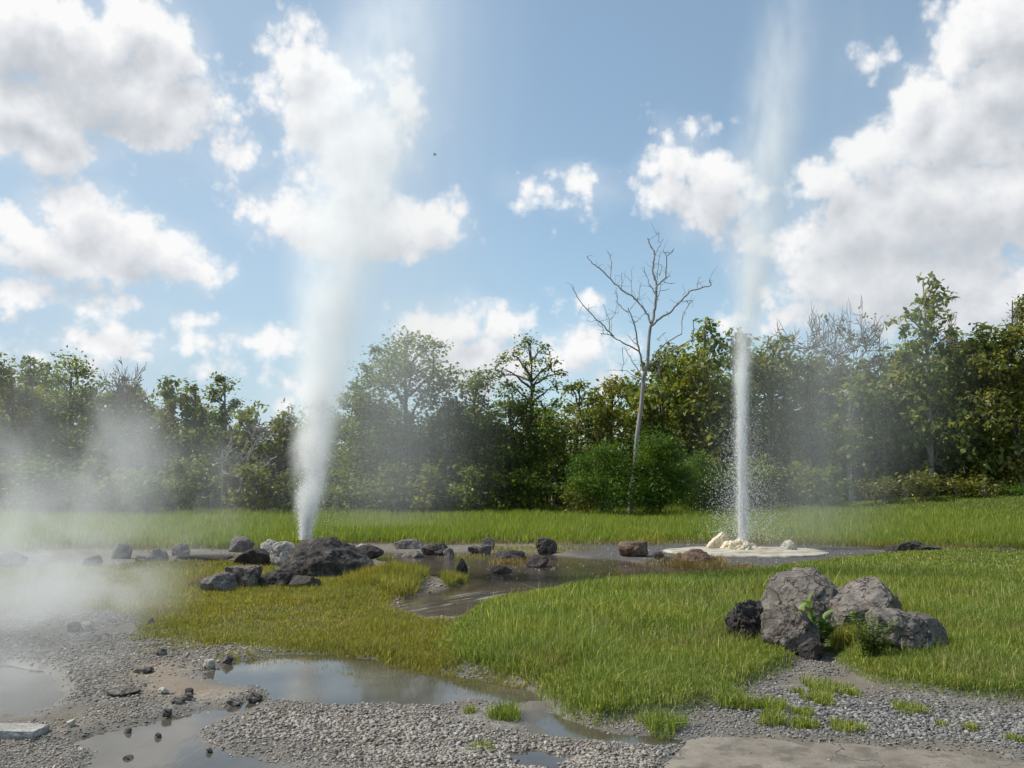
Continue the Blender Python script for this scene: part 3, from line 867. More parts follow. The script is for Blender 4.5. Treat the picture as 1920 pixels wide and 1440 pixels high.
if ONLY in ('', 'rocks', 'near'):
    rs = np.random.RandomState(12)
    N = 460000
    y = 3.9 * (15.0 / 3.9) ** rs.rand(N) ** 1.0
    x = (rs.rand(N) - .5) * 1.5 * (y + .6)
    gf2 = ground_fields(x, y)
    zg = height(x, y, gf2)
    clump = fbm2(x, y, 1.1, 4, 61)
    dens = sst(-.35, .25, clump + .10) * (1 - gf2['meadow']) * (1 - .93 * gf2['short']) * (1 - gf2['pool']) * (1 - .85 * gf2['tan']) * (1 - gf2['vent'])
    dens = dens * np.where(zg < 0.012, 0.10 + .25 * sst(-.02, .012, zg), 1) * (1 - .97 * gf2['pave'])
    # the bank of washed gravel in the lower middle, and the grey one at the lower right, are packed
    bank = sst(.2, -.3, sdf(poly_px([(400, 1400), (470, 1335), (640, 1330), (850, 1345), (900, 1380), (1030, 1395), (1290, 1410), (1240, 1460), (650, 1460), (600, 1420)]), x, y) + jit(x, y))
    bank2 = sst(.2, -.3, sdf(poly_px([(1380, 1330), (1500, 1300), (1640, 1320), (1920, 1345), (2100, 1360), (2100, 1450), (1700, 1405), (1500, 1392)]), x, y) + jit(x, y))
    dens = np.maximum(dens * .75, np.maximum(bank, bank2) * .95 * (zg > 0.008) * (1 - .985 * sst(.05, -.30, sdf(PAVEG, x, y) + .5 * jit(x, y))) * (1 - gf2['meadow']))
    keep = rs.rand(N) < dens * np.clip(1.0 * (y / 4.5) ** -.35, 0, 1)
    x, y, zg, b1 = x[keep], y[keep], np.where(gf2['pave'] > .5, .024, zg)[keep], np.maximum(bank, bank2)[keep]
    if len(x) > 105000:
        sel = rs.choice(len(x), 105000, False)
        x, y, zg, b1 = x[sel], y[sel], zg[sel], b1[sel]
    qy = rs.uniform(13.5, 26.5, 26000)
    qx = rs.uniform(-.62, .55, 26000) * qy
    qf = ground_fields(qx, qy)
    qk = rs.rand(26000) < ((1 - qf['meadow']) * (1 - qf['field']) * (1 - .8 * qf['short']) * (.10 + .75 * sst(-.1, .5, fbm2(qx, qy, .7, 4, 88))) * (1 - .8 * qf['pool']))
    x, y, b1 = np.concatenate([x, qx[qk]]), np.concatenate([y, qy[qk]]), np.concatenate([b1, 0 * qx[qk]])
    zg = np.concatenate([zg, np.maximum(height(qx[qk], qy[qk]), -.012)])
    n = len(x)
    s = 0.0039 * np.exp(np.clip(rs.normal(size=n) * .5, -1.1, .85)) * (1 + .55 * b1) * np.clip(y / 5.5, 1, 2.6)
    v, f = ico(1)
    v0, f0 = v[:12], None
    import bmesh
    bm = bmesh.new()
    bmesh.ops.create_icosphere(bm, subdivisions=1, radius=1)
    v0 = np.array([q.co[:] for q in bm.verts])
    f0 = np.array([[q.index for q in p.verts] for p in bm.faces])
    bm.free()
    k = len(v0)
    P = v0[None] * (1 + rs.uniform(-.28, .28, (n, k, 1)))
    P = P * np.stack([rs.uniform(1.0, 2.1, n), rs.uniform(.8, 1.4, n), rs.uniform(.38, .75, n)], 1)[:, None, :] * s[:, None, None]
    ang, tl = rs.uniform(0, 6.28, n), rs.normal(size=n) * .35
    c, sn = np.cos(tl)[:, None], np.sin(tl)[:, None]
    X, Z = P[..., 0] * c - P[..., 2] * sn, P[..., 0] * sn + P[..., 2] * c
    c, sn = np.cos(ang)[:, None], np.sin(ang)[:, None]
    X, Y = X * c - P[..., 1] * sn, X * sn + P[..., 1] * c
    P = np.stack([X + x[:, None], Y + y[:, None], Z + (zg + s * .35)[:, None]], -1).reshape(-1, 3)
    Fc = (f0[None] + (np.arange(n) * k)[:, None, None]).reshape(-1, 3)
    mpb, t, out = material('pebbles')
    col, r = island_color(t, [(0, (.10, .085, .068)), (.2, (.19, .165, .138)), (.5, (.27, .245, .212)), (.8, (.35, .322, .285)), (.93, (.25, .175, .12)), (1, (.46, .435, .40))])
    p = t.new('ShaderNodeBsdfPrincipled', {'Base Color': col, 'Roughness': .8})
    t.l.new(p.outputs[0], out.inputs[0])
    right = np.repeat(x + .25 * fbm2(x, y, 2.0, 3, 41) > .9 + 50 * (y > 12), k)
    mcr, t, out = material('crushed grey stone')
    col, r = island_color(t, [(0, (.07, .066, .062)), (.3, (.13, .124, .116)), (.6, (.19, .18, .17)), (.9, (.26, .25, .235)), (1, (.36, .34, .31))])
    p = t.new('ShaderNodeBsdfPrincipled', {'Base Color': col, 'Roughness': .8})
    t.l.new(p.outputs[0], out.inputs[0])
    for sel, mm, lb in ((~right, mpb, 'loose grey and tan gravel pebbles spread over the muddy flat'), (right, mcr, 'darker crushed grey stone beside the concrete path')):
        idx = np.cumsum(sel) - 1
        fs = Fc[sel[Fc[:, 0]]]
        tag(link('gravel', mesh('gravel', P[sel], [idx[fs]], False), mm), lb, 'gravel', kind='stuff')

# ------------------------------------------------------------------ grass
def grass_mat(name, stops, trans=0.45, tint=1.0):
    m, t, out = material(name)
    col, r = island_color(t, stops)
    pos = t.new('ShaderNodeNewGeometry').outputs['Position']
    pn = t.noise(pos, 0.55, 4, .6).outputs[0]
    col = t.mix(t.rng(pn, .40, .68, 0, .55), col, t.mix(1.0, col, (1.35, 1.12, .8, 1), 'MULTIPLY'))
    d = t.new('ShaderNodeBsdfPrincipled', {'Base Color': col, 'Roughness': .55})
    d.inputs['Specular IOR Level'].default_value = .3
    tr = t.new('ShaderNodeBsdfTranslucent', {'Color': t.mix(1.0, col, (1.15, 1.25, .6, 1), 'MULTIPLY')})
    mx = t.new('ShaderNodeMixShader', {0: trans, 1: d.outputs[0], 2: tr.outputs[0]})
    t.l.new(mx.outputs[0], out.inputs[0])
    return m


def blades(x, y, z, h, wd, seed, bend=.5, wind=0.0, splay=1.0):
    """one grass blade a point: two quads and a tip"""
    rs = np.random.RandomState(seed)
    n = len(x)
    a = rs.uniform(0, 2 * math.pi, n)
    la = a + rs.normal(size=n) * .6
    lean = np.abs(rs.normal(size=n)) * bend * splay
    dx, dy = np.cos(la) * lean + wind, np.sin(la) * lean
    sx_, sy_ = -np.sin(a) * wd / 2, np.cos(a) * wd / 2
    base = np.stack([x, y, z], 1)
    def lvl(t_, k):
        bx = dx * h * t_ ** 1.8
        by = dy * h * t_ ** 1.8
        bz = h * t_ * (1 - .33 * np.minimum(lean, 1.2) * t_)
        return base + np.stack([bx, by, bz], 1), np.stack([sx_ * k, sy_ * k, 0 * x], 1)
    c0, s0 = lvl(0.0, .8)
    c0[:, 2] -= .015
    c1, s1 = lvl(.5, 1.0)
    c2, _ = lvl(1.0, 0)
    V = np.stack([c0 - s0, c0 + s0, c1 + s1, c1 - s1, c2], 1).reshape(-1, 3)
    b = np.arange(n)[:, None] * 5
    return V, (b + np.array([[0, 1, 2, 3]])), (b + np.array([[3, 2, 4]]))


def grass(name, parts, mat, label, cat='grass', kind='stuff', group=None, parent=None, loc=None):
    Vs, Qs, Ts, n = [], [], [], 0
    for (V, Q, T) in parts:
        Vs.append(V)
        Qs.append(Q + n)
        Ts.append(T + n)
        n += len(V)
    me = mesh(name, np.concatenate(Vs), [np.concatenate(Qs), np.concatenate(Ts)], False)
    return tag(link(name, me, mat, parent, loc), label, cat, group, kind)


def scatter(poly, n, seed, p=1.6, grow=0.1, dens=None):
    """random points in a ground polygon, thinning with distance"""
    rs = np.random.RandomState(seed)
    lo, hi = poly.min(0) - .3, poly.max(0) + .3
    lo[1] = max(lo[1], 3.5)
    X, Y, got = [], [], 0
    hx = lambda y: .70 * y + 1.2
    while got < n:
        u = rs.rand(n)
        q = 1 - p
        y = (lo[1] ** q + u * (hi[1] ** q - lo[1] ** q)) ** (1 / q) if abs(q) > 1e-6 else lo[1] * (hi[1] / lo[1]) ** u
        x = rs.uniform(-1, 1, n) * hx(y)
        far = np.clip(y / 12.0, .35, 2.0)
        d = sdf(poly, x, y) + .35 * jit(x, y) * far
        pr = sst(grow, -.15, d)
        if dens is not None:
            pr = pr * dens(x, y)
        k = rs.rand(n) < pr
        X.append(x[k])
        Y.append(y[k])
        got += k.sum()
        if len(X) > 60:
            break
    return np.concatenate(X)[:n], np.concatenate(Y)[:n]


GREEN = grass_mat('green grass', [(0, (0.095, 0.150, 0.022)), (.35, (0.155, 0.220, 0.032)), (.65, (0.216, 0.274, 0.045)), (.76, (0.278, 0.303, 0.068)), (.86, (0.422, 0.416, 0.140)), (1, (0.667, 0.654, 0.330))])  # palest stops: dry blades, and sunlit highlights painted into the blade colour
FIELDG = grass_mat('field grass', [(0, (0.132, 0.197, 0.027)), (.4, (0.199, 0.267, 0.040)), (.75, (0.265, 0.313, 0.055)), (.90, (0.341, 0.348, 0.084)), (1, (0.507, 0.464, 0.168))])
OLIVE = grass_mat('short yellowish grass', [(0, (0.125, 0.139, 0.026)), (.4, (0.217, 0.220, 0.042)), (.75, (0.302, 0.273, 0.057)), (.90, (0.377, 0.313, 0.088)), (1, (0.571, 0.476, 0.187))])
STRAW = grass_mat('dry straw', [(0, (0.144, 0.096, 0.034)), (.4, (0.230, 0.160, 0.064)), (.8, (0.302, 0.240, 0.111)), (1, (0.360, 0.328, 0.187))], .3)

if ONLY in ('', 'grass', 'near'):
    cl = lambda x, y: .38 + .75 * sst(-.4, .35, fbm2(x, y, .8, 4, 71))
    gapd = lambda x, y: 1 - .97 * sst(.1, -.1, sdf(GAP, x, y) + .5 * jit(x, y))
    # meadow on the right
    x, y = scatter(MEADOW, 250000, 101, 1.75, .12, lambda x, y: gapd(x, y) * cl(x, y))
    z = height(x, y)
    rs = np.random.RandomState(5)
    hm = .10 + .10 * sst(-.35, .4, fbm2(x, y, .6, 4, 73)) + .03 * (y > 10) - .045 * sst(.6, .0, -sdf(MEADOW, x, y))
    low = sst(7.6, 6.4, y) * sst(.8, 1.6, x)
    h = np.maximum(.035, hm * (1 - .45 * low) * (1 - .62 * sst(12.5, 18.5, y)) * (.45 + .55 * sst(.0, .9, -sdf(MEADOW, x, y) + .35 * (y < 8.5)))) * rs.uniform(.55, 1.35, len(x)) 
    wd = .0042 * np.clip(y / 6.5, 1, 3.4) * rs.uniform(.7, 1.4, len(x))
    stalk = rs.rand(len(x)) < .03
    h[stalk] *= np.where(y[stalk] < 12, 1.7, 1.2)
    m1 = blades(x, y, z, h, wd, 7, .75)
    grass('meadow_grass', [m1], GREEN, 'long tangled green grass of the right hand meadow in front of the pool')

    x, y = scatter(MEADOW, 4200, 103, 1.6, .1, lambda x, y: gapd(x, y) * sst(-.1, .5, fbm2(x, y, 1.1, 3, 79)))
    rs = np.random.RandomState(15)
    stalks = blades(x, y, height(x, y), rs.uniform(.14, .30, len(x)) * (1 - .4 * sst(11, 18, y)), .0035 * np.clip(y / 6.5, 1, 3), 17, .55)

    # the field beyond the pool up to the trees
    rs = np.random.RandomState(6)
    N = 420000
    u = rs.rand(N)
    y = 22.0 * (62.0 / 22.0) ** (u ** 1.15)
    x = rs.uniform(-1, 1, N) * (.70 * y + 2)
    ff = ground_fields(x, y)
    k = rs.rand(N) < ff['field'] * (.55 + .45 * cl(x, y))
    x, y = x[k][:230000], y[k][:230000]
    z = height(x, y)
    mound = np.exp(-((x - 31) / 13.0) ** 2 - ((y - 47) / 9.0) ** 2)
    h = (.34 + .16 * sst(-.4, .4, fbm2(x, y, .3, 3, 81))) * rs.uniform(.6, 1.3, len(x)) * (1 - .75 * sst(.1, .5, mound)) * (1 - .45 * sst(1.5, 0, y - np.interp(x / y, [-.8, -.3, 0, .3, .8], [22.5, 23.5, 25.5, 26, 22])))
    wd = .016 * (y / 25) * rs.uniform(.7, 1.4, len(x))
    grass('field_grass', [blades(x, y, z, h, wd, 8, .38)], FIELDG, 'tall bright green grass of the field between the pool and the trees')

    # dry yellow margin of the field along the wet ground
    rs = np.random.RandomState(16)
    N = 60000
    y = rs.uniform(21.3, 27.5, N)
    x = rs.uniform(-1, 1, N) * (.70 * y + 2)
    ff = ground_fields(x, y)
    k = rs.rand(N) < (ff['field'] * (1 - ff['field']) * 4) * .9 * (1 - ff['meadow'])
    x, y = x[k], y[k]
    edge1 = blades(x, y, height(x, y), .16 * rs.uniform(.5, 1.4, len(x)), .016 * rs.uniform(.7, 1.4, len(x)), 9, .7)
    # straw on the pool margins, right of the pool, and round the rust coloured mound
    def patch(px, py, rpx, rpy, n, h, seed, w=.01, bend=.8, zoff=0.0):
        rs = np.random.RandomState(seed)
        c, e = G(px, py), G(px + rpx, py)
        up, dn = G(px, py - rpy)[1], G(px, py + rpy)[1]
        r, a = np.sqrt(rs.rand(n)), rs.uniform(0, 6.2832, n)
        r = r * (1 + .3 * np.sin(a * 3 + seed) * r)
        x = c[0] + r * np.cos(a) * (e[0] - c[0])
        sn = np.sin(a)
        y = c[1] + r * np.where(sn > 0, sn * (up - c[1]), sn * (c[1] - dn))
        return blades(x, y, height(x, y) + zoff, h * rs.uniform(.5, 1.3, n), w * rs.uniform(.7, 1.4, n), seed + 1, bend)
    straws = [edge1, stalks, patch(1310, 1062, 55, 8, 2200, .20, 301, .012, 1.1), patch(1360, 1068, 60, 6, 900, .10, 302, .012, 1.1),
              patch(1210, 1070, 70, 8, 600, .06, 303), patch(1060, 1052, 50, 8, 350, .06, 304), patch(955, 1054, 35, 5, 700, .17, 305),
              patch(1240, 1058, 40, 5, 400, .10, 306), patch(720, 1118, 60, 10, 2500, .05, 307, .008), patch(1100, 1066, 60, 6, 300, .05, 308),
              patch(410, 1100, 45, 8, 1200, .20, 309, .009), patch(390, 1062, 70, 6, 800, .10, 310), patch(440, 1047, 90, 4, 900, .06, 311)]
    grass('dry_grass', straws, STRAW, 'dry straw coloured grass along the wet edges and among the green grass')

    # short yellowish grass left of the pool
    x, y = scatter(SHORT, 130000, 111, 1.6, .18, lambda x, y: .35 + .75 * sst(-.3, .3, fbm2(x, y, 1.3, 4, 75)))
    rs = np.random.RandomState(8)
    hh = .045 + .06 * sst(-.2, .5, fbm2(x, y, .7, 3, 76)) + .02 * sst(10.5, 13, y)
    sh = [blades(x, y, height(x, y), hh * rs.uniform(.5, 1.35, len(x)), .0042 * np.clip(y / 6, 1, 3) * rs.uniform(.7, 1.4, len(x)), 10, .75)]
    # sparse shoots standing in the puddle near the grass
    sh += [patch(760, 1262, 150, 22, 2600, .045, 320, .004, .8), patch(560, 1232, 140, 12, 900, .05, 321, .004), patch(920, 1285, 90, 16, 1500, .05, 322, .004),
           patch(360, 1215, 90, 14, 1200, .03, 323, .004), patch(430, 1240, 25, 6, 250, .05, 324, .004)]
    # greener growth at the foot of the boulder
    sh += [patch(580, 1108, 90, 10, 2200, .12, 330, .006), patch(500, 1112, 60, 8, 1200, .10, 331, .006), patch(640, 1118, 50, 8, 1400, .09, 332, .006)]
    # thin growth on the shallows at the far side of the pool
    sh += [patch(1000, 1034, 110, 5, 1200, .13, 340, .010, .4), patch(880, 1044, 60, 4, 300, .12, 341, .010, .4), patch(1130, 1078, 90, 6, 300, .08, 342, .008, .4)]
    grass('short_grass', sh, OLIVE, 'short yellowish grass on the wet ground left of the pool')

    def clump(name, items, mat, label, group=None, cat='grass clump', stems=None):
        V = [b for b in items]
        allv = np.concatenate([b[0] for b in V])
        c = np.array((allv[:, 0].mean(), allv[:, 1].mean(), allv[:, 2].min()))
        o = grass(name, [(b[0] - c, b[1], b[2]) for b in V], mat, label, cat, None, group, None, tuple(c))
        return o
    clump('grass_hummock', [patch(738, 1100, 62, 20, 6500, .24, 350, .008, .55, .0), patch(690, 1098, 40, 16, 2500, .20, 351, .008, .6)], OLIVE,
          'shaggy yellow green grass hummock just right of the huge dark boulder')
    clump('grass_tuft', [patch(848, 1092, 22, 8, 1500, .20, 352, .008, .5)], OLIVE, 'green tuft at the foot of the upright standing stone in the pool')
    FT = 'grass tufts on the gravel'
    for i, (px, py, r, n, h, lb) in enumerate([
        (948, 1352, 28, 520, .10, 'dense dark tuft standing alone on the gravel below the puddle'),
        (880, 1343, 13, 120, .05, 'very small thin tuft just left of the dense dark tuft'),
        (905, 1412, 24, 130, .04, 'sparse flat tuft among pebbles by the front edge'),
        (1242, 1372, 42, 700, .10, 'broad tuft at the corner of the muddy strip below the meadow edge'),
        (1375, 1330, 34, 620, .12, 'tall tuft in front of the left end of the foreground heap'),
        (1448, 1338, 30, 480, .09, 'rounded tuft on the gravel, second from the tall tuft'),
        (1450, 1366, 26, 380, .08, 'tuft near the left end of the concrete path'),
        (1506, 1352, 20, 280, .07, 'small tuft between two rounded ones over the concrete path'),
        (1508, 1374, 24, 320, .07, 'low tuft closest to the concrete path edge'),
        (1537, 1324, 26, 420, .08, 'bushy tuft in the middle of the grey gravel'),
        (1588, 1378, 32, 420, .06, 'wide flat tuft on the edge of the concrete path'),
        (1600, 1312, 14, 160, .06, 'tiny tuft behind the grey gravel below the leafy weed'),
        (1705, 1342, 30, 380, .06, 'flat yellowish tuft on the coarse grey gravel'),
        (1495, 1306, 14, 140, .05, 'thin little tuft left of the bushy one on the grey gravel'),
        (1548, 1300, 40, 600, .08, 'long tuft where the trodden gap meets the grey gravel'),
        (1767, 1373, 12, 90, .05, 'single small sprig on the coarse gravel at the right'),
        (1818, 1380, 12, 100, .06, 'small yellow sprig on the coarse gravel near the right edge'),
        (1905, 1401, 18, 160, .05, 'small tuft beside the concrete at the right edge'),
    ]):
        clump('grass_tuft', [patch(px, py, r, r * .35, n, h, 400 + i * 3, .0045, .75)], GREEN, lb, FT, 'grass tuft')
    # long stems in front of the boulders
    clump('grass_stalks', [patch(1655, 1185, 45, 12, 900, .30, 460, .006, .35), patch(1690, 1235, 70, 10, 1500, .24, 461, .006, .5), patch(1590, 1225, 30, 8, 700, .22, 462, .006, .5)], OLIVE,
          'tall yellowish grass stalks growing between the right hand boulders of the heap')
    clump('grass_stalks', [patch(1560, 1150, 16, 6, 70, .50, 463, .006, .25), patch(1455, 1212, 40, 8, 700, .22, 464, .006, .6), patch(1390, 1200, 40, 6, 600, .20, 465, .006, .6)], GREEN,
          'long green stalks leaning on the left and middle boulders of the heap')

# ------------------------------------------------------------------ trees
def leaf_mat(name, stops, trans=.3, spec=.5, rough=.42):
    m, t, out = material(name)
    col, r = island_color(t, stops)
    pos = t.new('ShaderNodeNewGeometry').outputs['Position']
    pn = t.noise(pos, .45, 3, .6).outputs[0]
    col = t.mix(t.rng(pn, .38, .66, .0, .8), col, t.mix(1.0, col, (1.45, 1.15, .85, 1), 'MULTIPLY'))
    d = t.new('ShaderNodeBsdfPrincipled', {'Base Color': col, 'Roughness': rough})
    d.inputs['Specular IOR Level'].default_value = spec
    tr = t.new('ShaderNodeBsdfTranslucent', {'Color': t.mix(1.0, col, (1.3, 1.3, .55, 1), 'MULTIPLY')})
    mx = t.new('ShaderNodeMixShader', {0: trans, 1: d.outputs[0], 2: tr.outputs[0]})
    t.l.new(mx.outputs[0], out.inputs[0])
    return m


LEAF = {
    'teak': leaf_mat('teak leaves', [(0, (0.076, 0.120, 0.032)), (.4, (0.131, 0.188, 0.045)), (.7, (0.192, 0.239, 0.060)), (.88, (0.253, 0.273, 0.082)), (.97, (0.306, 0.291, 0.118)), (1, (0.383, 0.360, 0.185))], .42, .45, .42),
    'brown': leaf_mat('browning leaves', [(0, (0.083, 0.116, 0.035)), (.4, (0.141, 0.175, 0.048)), (.75, (0.204, 0.223, 0.067)), (.93, (0.259, 0.265, 0.096)), (1, (0.344, 0.342, 0.161))], .42, .35, .5),
    'green': leaf_mat('mid green leaves', [(0, (0.063, 0.106, 0.028)), (.4, (0.106, 0.161, 0.038)), (.75, (0.157, 0.216, 0.050)), (.95, (0.218, 0.260, 0.073)), (1, (0.287, 0.287, 0.112))], .44, .35, .5),
    'olive': leaf_mat('olive leaves', [(0, (0.083, 0.116, 0.019)), (.4, (0.140, 0.173, 0.025)), (.75, (0.201, 0.222, 0.036)), (.95, (0.244, 0.250, 0.054)), (1, (0.305, 0.268, 0.100))], .45, .3, .5),
    'fern': leaf_mat('feathery bright leaves', [(0, (.040, .090, .016)), (.5, (.072, .150, .024)), (.85, (.11, .195, .034)), (1, (.16, .23, .05))], .35, .25),
    'lime': leaf_mat('yellow green leaves', [(0, (.075, .095, .016)), (.5, (.125, .145, .026)), (.85, (.18, .18, .04)), (1, (.26, .22, .08))], .36, .3),
    'plant': leaf_mat('broad plant leaves', [(0, (0.060, 0.126, 0.026)), (.6, (0.102, 0.198, 0.042)), (1, (0.156, 0.252, 0.072))], .35, .4),
}


def bark_mat(name, a, b, s=1.0):
    m, t, out = material(name)
    pos = t.new('ShaderNodeTexCoord').outputs['Object']
    n = t.noise(t.v('MULTIPLY', pos, (6 * s, 6 * s, 1.2 * s)), 1.5, 6, .65).outputs[0]
    col = t.ramp(n, [(.3, a), (.7, b)])
    bp = t.new('ShaderNodeBump', {'Height': n, 'Strength': .5, 'Distance': .03})
    p = t.new('ShaderNodeBsdfPrincipled', {'Base Color': col, 'Roughness': .85, 'Normal': bp.outputs[0]})
    t.l.new(p.outputs[0], out.inputs[0])
    return m


BARK = {'dark': bark_mat('dark bark', (.055, .045, .036), (.16, .135, .11)), 'pale': bark_mat('pale bark', (.18, .16, .135), (.40, .37, .33)),
        'dead': bark_mat('bleached dead wood', (.13, .12, .11), (.38, .36, .335)), 'grey': bark_mat('grey twigs', (.13, .105, .088), (.27, .235, .20))}


def leaves(pts, nrm_up, size, seed, droop=.3, aspect=.62):
    """one folded diamond leaf at each point"""
    rs = np.random.RandomState(seed)
    n = len(pts)
    a = rs.uniform(0, 2 * math.pi, n)
    el = rs.normal(size=n) * .55 - droop
    d = np.stack([np.cos(a) * np.cos(el), np.sin(a) * np.cos(el), np.sin(el)], 1)
    side = np.cross(d, np.array((0, 0, 1.0)) + rs.normal(size=(n, 3)) * .55 * (1.2 - nrm_up))
    side /= np.linalg.norm(side, axis=1, keepdims=True) + 1e-9
    up = np.cross(side, d)
    L = (size * rs.uniform(.6, 1.35, n))[:, None]
    W = L * aspect * .5
    V = np.stack([pts, pts + d * L * .52 + side * W + up * W * .35, pts + d * L, pts + d * L * .52 - side * W + up * W * .35], 1).reshape(-1, 3)
    return V, (np.arange(n)[:, None] * 4 + np.arange(4)[None])


STYLE = {   # leaf length, leaves a cluster, cluster radius, cover, droop, aspect, material
    'teak': (.42, 14, .42, 2.3, .55, .64, 'teak'),
    'brown': (.33, 20, .46, 2.1, .45, .58, 'brown'),
    'green': (.25, 40, .52, 2.5, .15, .62, 'green'),
    'olive': (.29, 30, .50, 2.4, .15, .64, 'olive'),
    'airy': (.22, 26, .36, 1.8, .15, .62, 'green'),
    'fern': (.20, 34, .55, 4.0, .10, .28, 'fern'),
    'lime': (.24, 22, .50, 1.8, .10, .45, 'lime'),
}


def crown_blobs(x, top, wd, bot, rs, shape):
    """lobes of a crown in photo pixels, irregular, inside an envelope"""
    H = bot - top
    out = []
    if shape == 'tall':
        wd = wd * 1.10
    n = max(8, int(H / max(26, wd * .28)) * 3)
    for i in range(n):
        t_ = (i + rs.rand()) / n
        if shape == 'round':
            e = math.sqrt(max(.06, 1 - (2 * t_ - 1) ** 2))
        elif shape == 'cone':
            e = .22 + .78 * t_ ** .8
        elif shape == 'column':
            e = .75 + .25 * math.sin(t_ * 3.1)
        else:                                  # tall: narrow head, broad middle, skirts to the ground
            e = min(1, .42 + 1.7 * t_) if t_ < .6 else 1 - .35 * (t_ - .6)
        r = wd * rs.uniform(.12, .25) * (.7 + .3 * e)
        cx = x + rs.uniform(-1, 1) * max(0, wd / 2 * e - r * .8)
        cyy = top + r * .75 + t_ * max(0, H - 1.5 * r)
        out.append((cx, cyy, r * rs.uniform(.9, 1.25), r * rs.uniform(.7, 1.0)))
    return out


def tree(name, label, x, base, Y, top, wd, bot, style, shape='tall', seed=1, bark='dark', trunk_r=.12, group=None, blobs=None, cover=1.0, cat='tree', parts=('trunk', 'crown'), lean=0.0, dup=None):
    rs = np.random.RandomState(seed * 7 + 3)
    b = AT(x, base, Y)
    b[2] = zt(b[0], Y)
    s = Y / F
    root = empty(name, tuple(b), label, cat, group)
    bl = blobs or crown_blobs(x, top, wd, bot, rs, shape)
    leafL, per, cr, cov, droop, asp, mt = STYLE[style]
    cents, rad = [], []
    for (px, py, rx, ry) in bl:
        dY = rs.uniform(-.35, .35) * wd * s
        c = AT(px, py, Y + dY)
        cents.append(c - b)
        rad.append((rx * s * 1.02, max(rx, ry) * s * .9, ry * s))
    cents, rad = np.array(cents), np.array(rad)
    ztop = cents[:, 2].max()
    # trunk and limbs
    tb = Tubes()
    k = 9
    hs = np.linspace(0, 1, k)
    ctr = np.array([cents[:, 0].mean(), cents[:, 1].mean(), ztop])
    path = np.stack([ctr[0] * hs ** 1.5 + .12 * np.sin(hs * 5 + seed), ctr[1] * hs ** 1.5 + .1 * np.cos(hs * 4 + seed), hs * ztop], 1)
    path[0] = (0, 0, -.15)
    tb.add(path, trunk_r * (1.15 - .95 * hs), 7)
    for c, r in zip(cents, rad):
        t0 = np.clip((c[2] - 1.2 * r[0] - .3) / ztop, .12, .95)
        p0 = np.array([np.interp(t0, hs, path[:, q]) for q in range(3)])
        q = np.linspace(0, 1, 5)[:, None]
        mid = p0 + (c - p0) * q + np.array((0, 0, 1)) * (np.sin(q * math.pi) * .25 * r[2]) + rs.normal(size=(5, 3)) * .07 * q * (1 - q) * 4
        tb.add(mid, trunk_r * .5 * (1 - .72 * q[:, 0]), 5)
        for _ in range(4):
            e = mid[3] + rs.normal(size=3) * r * .55
            tb.add([mid[3], (mid[3] + e) / 2 + rs.normal(size=3) * .06, e], [trunk_r * .14, trunk_r * .10, trunk_r * .04], 4)
    link(parts[0], tb.build(parts[0]), BARK[bark], root)
    # leaves in clusters on and in the lobes
    P = []
    for c, r in zip(cents, rad):
        area = math.pi * r[0] * r[2]
        nl = int(cov * cover * area / (leafL * leafL * asp * .5) * 1.25)
        nc = max(3, int(nl / per))
        u = rs.normal(size=(nc, 3))
        u /= np.linalg.norm(u, axis=1, keepdims=True)
        q = c + u * r * (rs.rand(nc, 1) ** .45)
        ex = rs.rand(nc) < .10
        q[ex] = c + u[ex] * r * rs.uniform(1.0, 1.35, (ex.sum(), 1))
        lp = (q[:, None, :] + rs.normal(size=(nc, per, 3)) * np.array((cr, cr, cr * .62)) * rs.uniform(.5, 1.15, (nc, 1, 1)) * min(1, .35 + r[0] * .55)).reshape(-1, 3)
        P.append(lp)
    P = np.concatenate(P)
    P = P[P[:, 2] > .05]
    V, Q = leaves(P, .5, leafL, seed + 50, droop, asp)
    link(parts[1], mesh(parts[1], V, [Q]), LEAF[mt], root)
    return root


def copy_tree(src, loc, label, rz=0.0, sc=(1, 1, 1), group=None):
    r = src.copy()
    COL.objects.link(r)
    r.location, r.scale, r.rotation_euler = loc, sc, (0, 0, rz)
    r['label'] = label
    if group:
        r['group'] = group
    for ch in list(src.children):
        c = ch.copy()
        COL.objects.link(c)
        c.parent = r
    return r


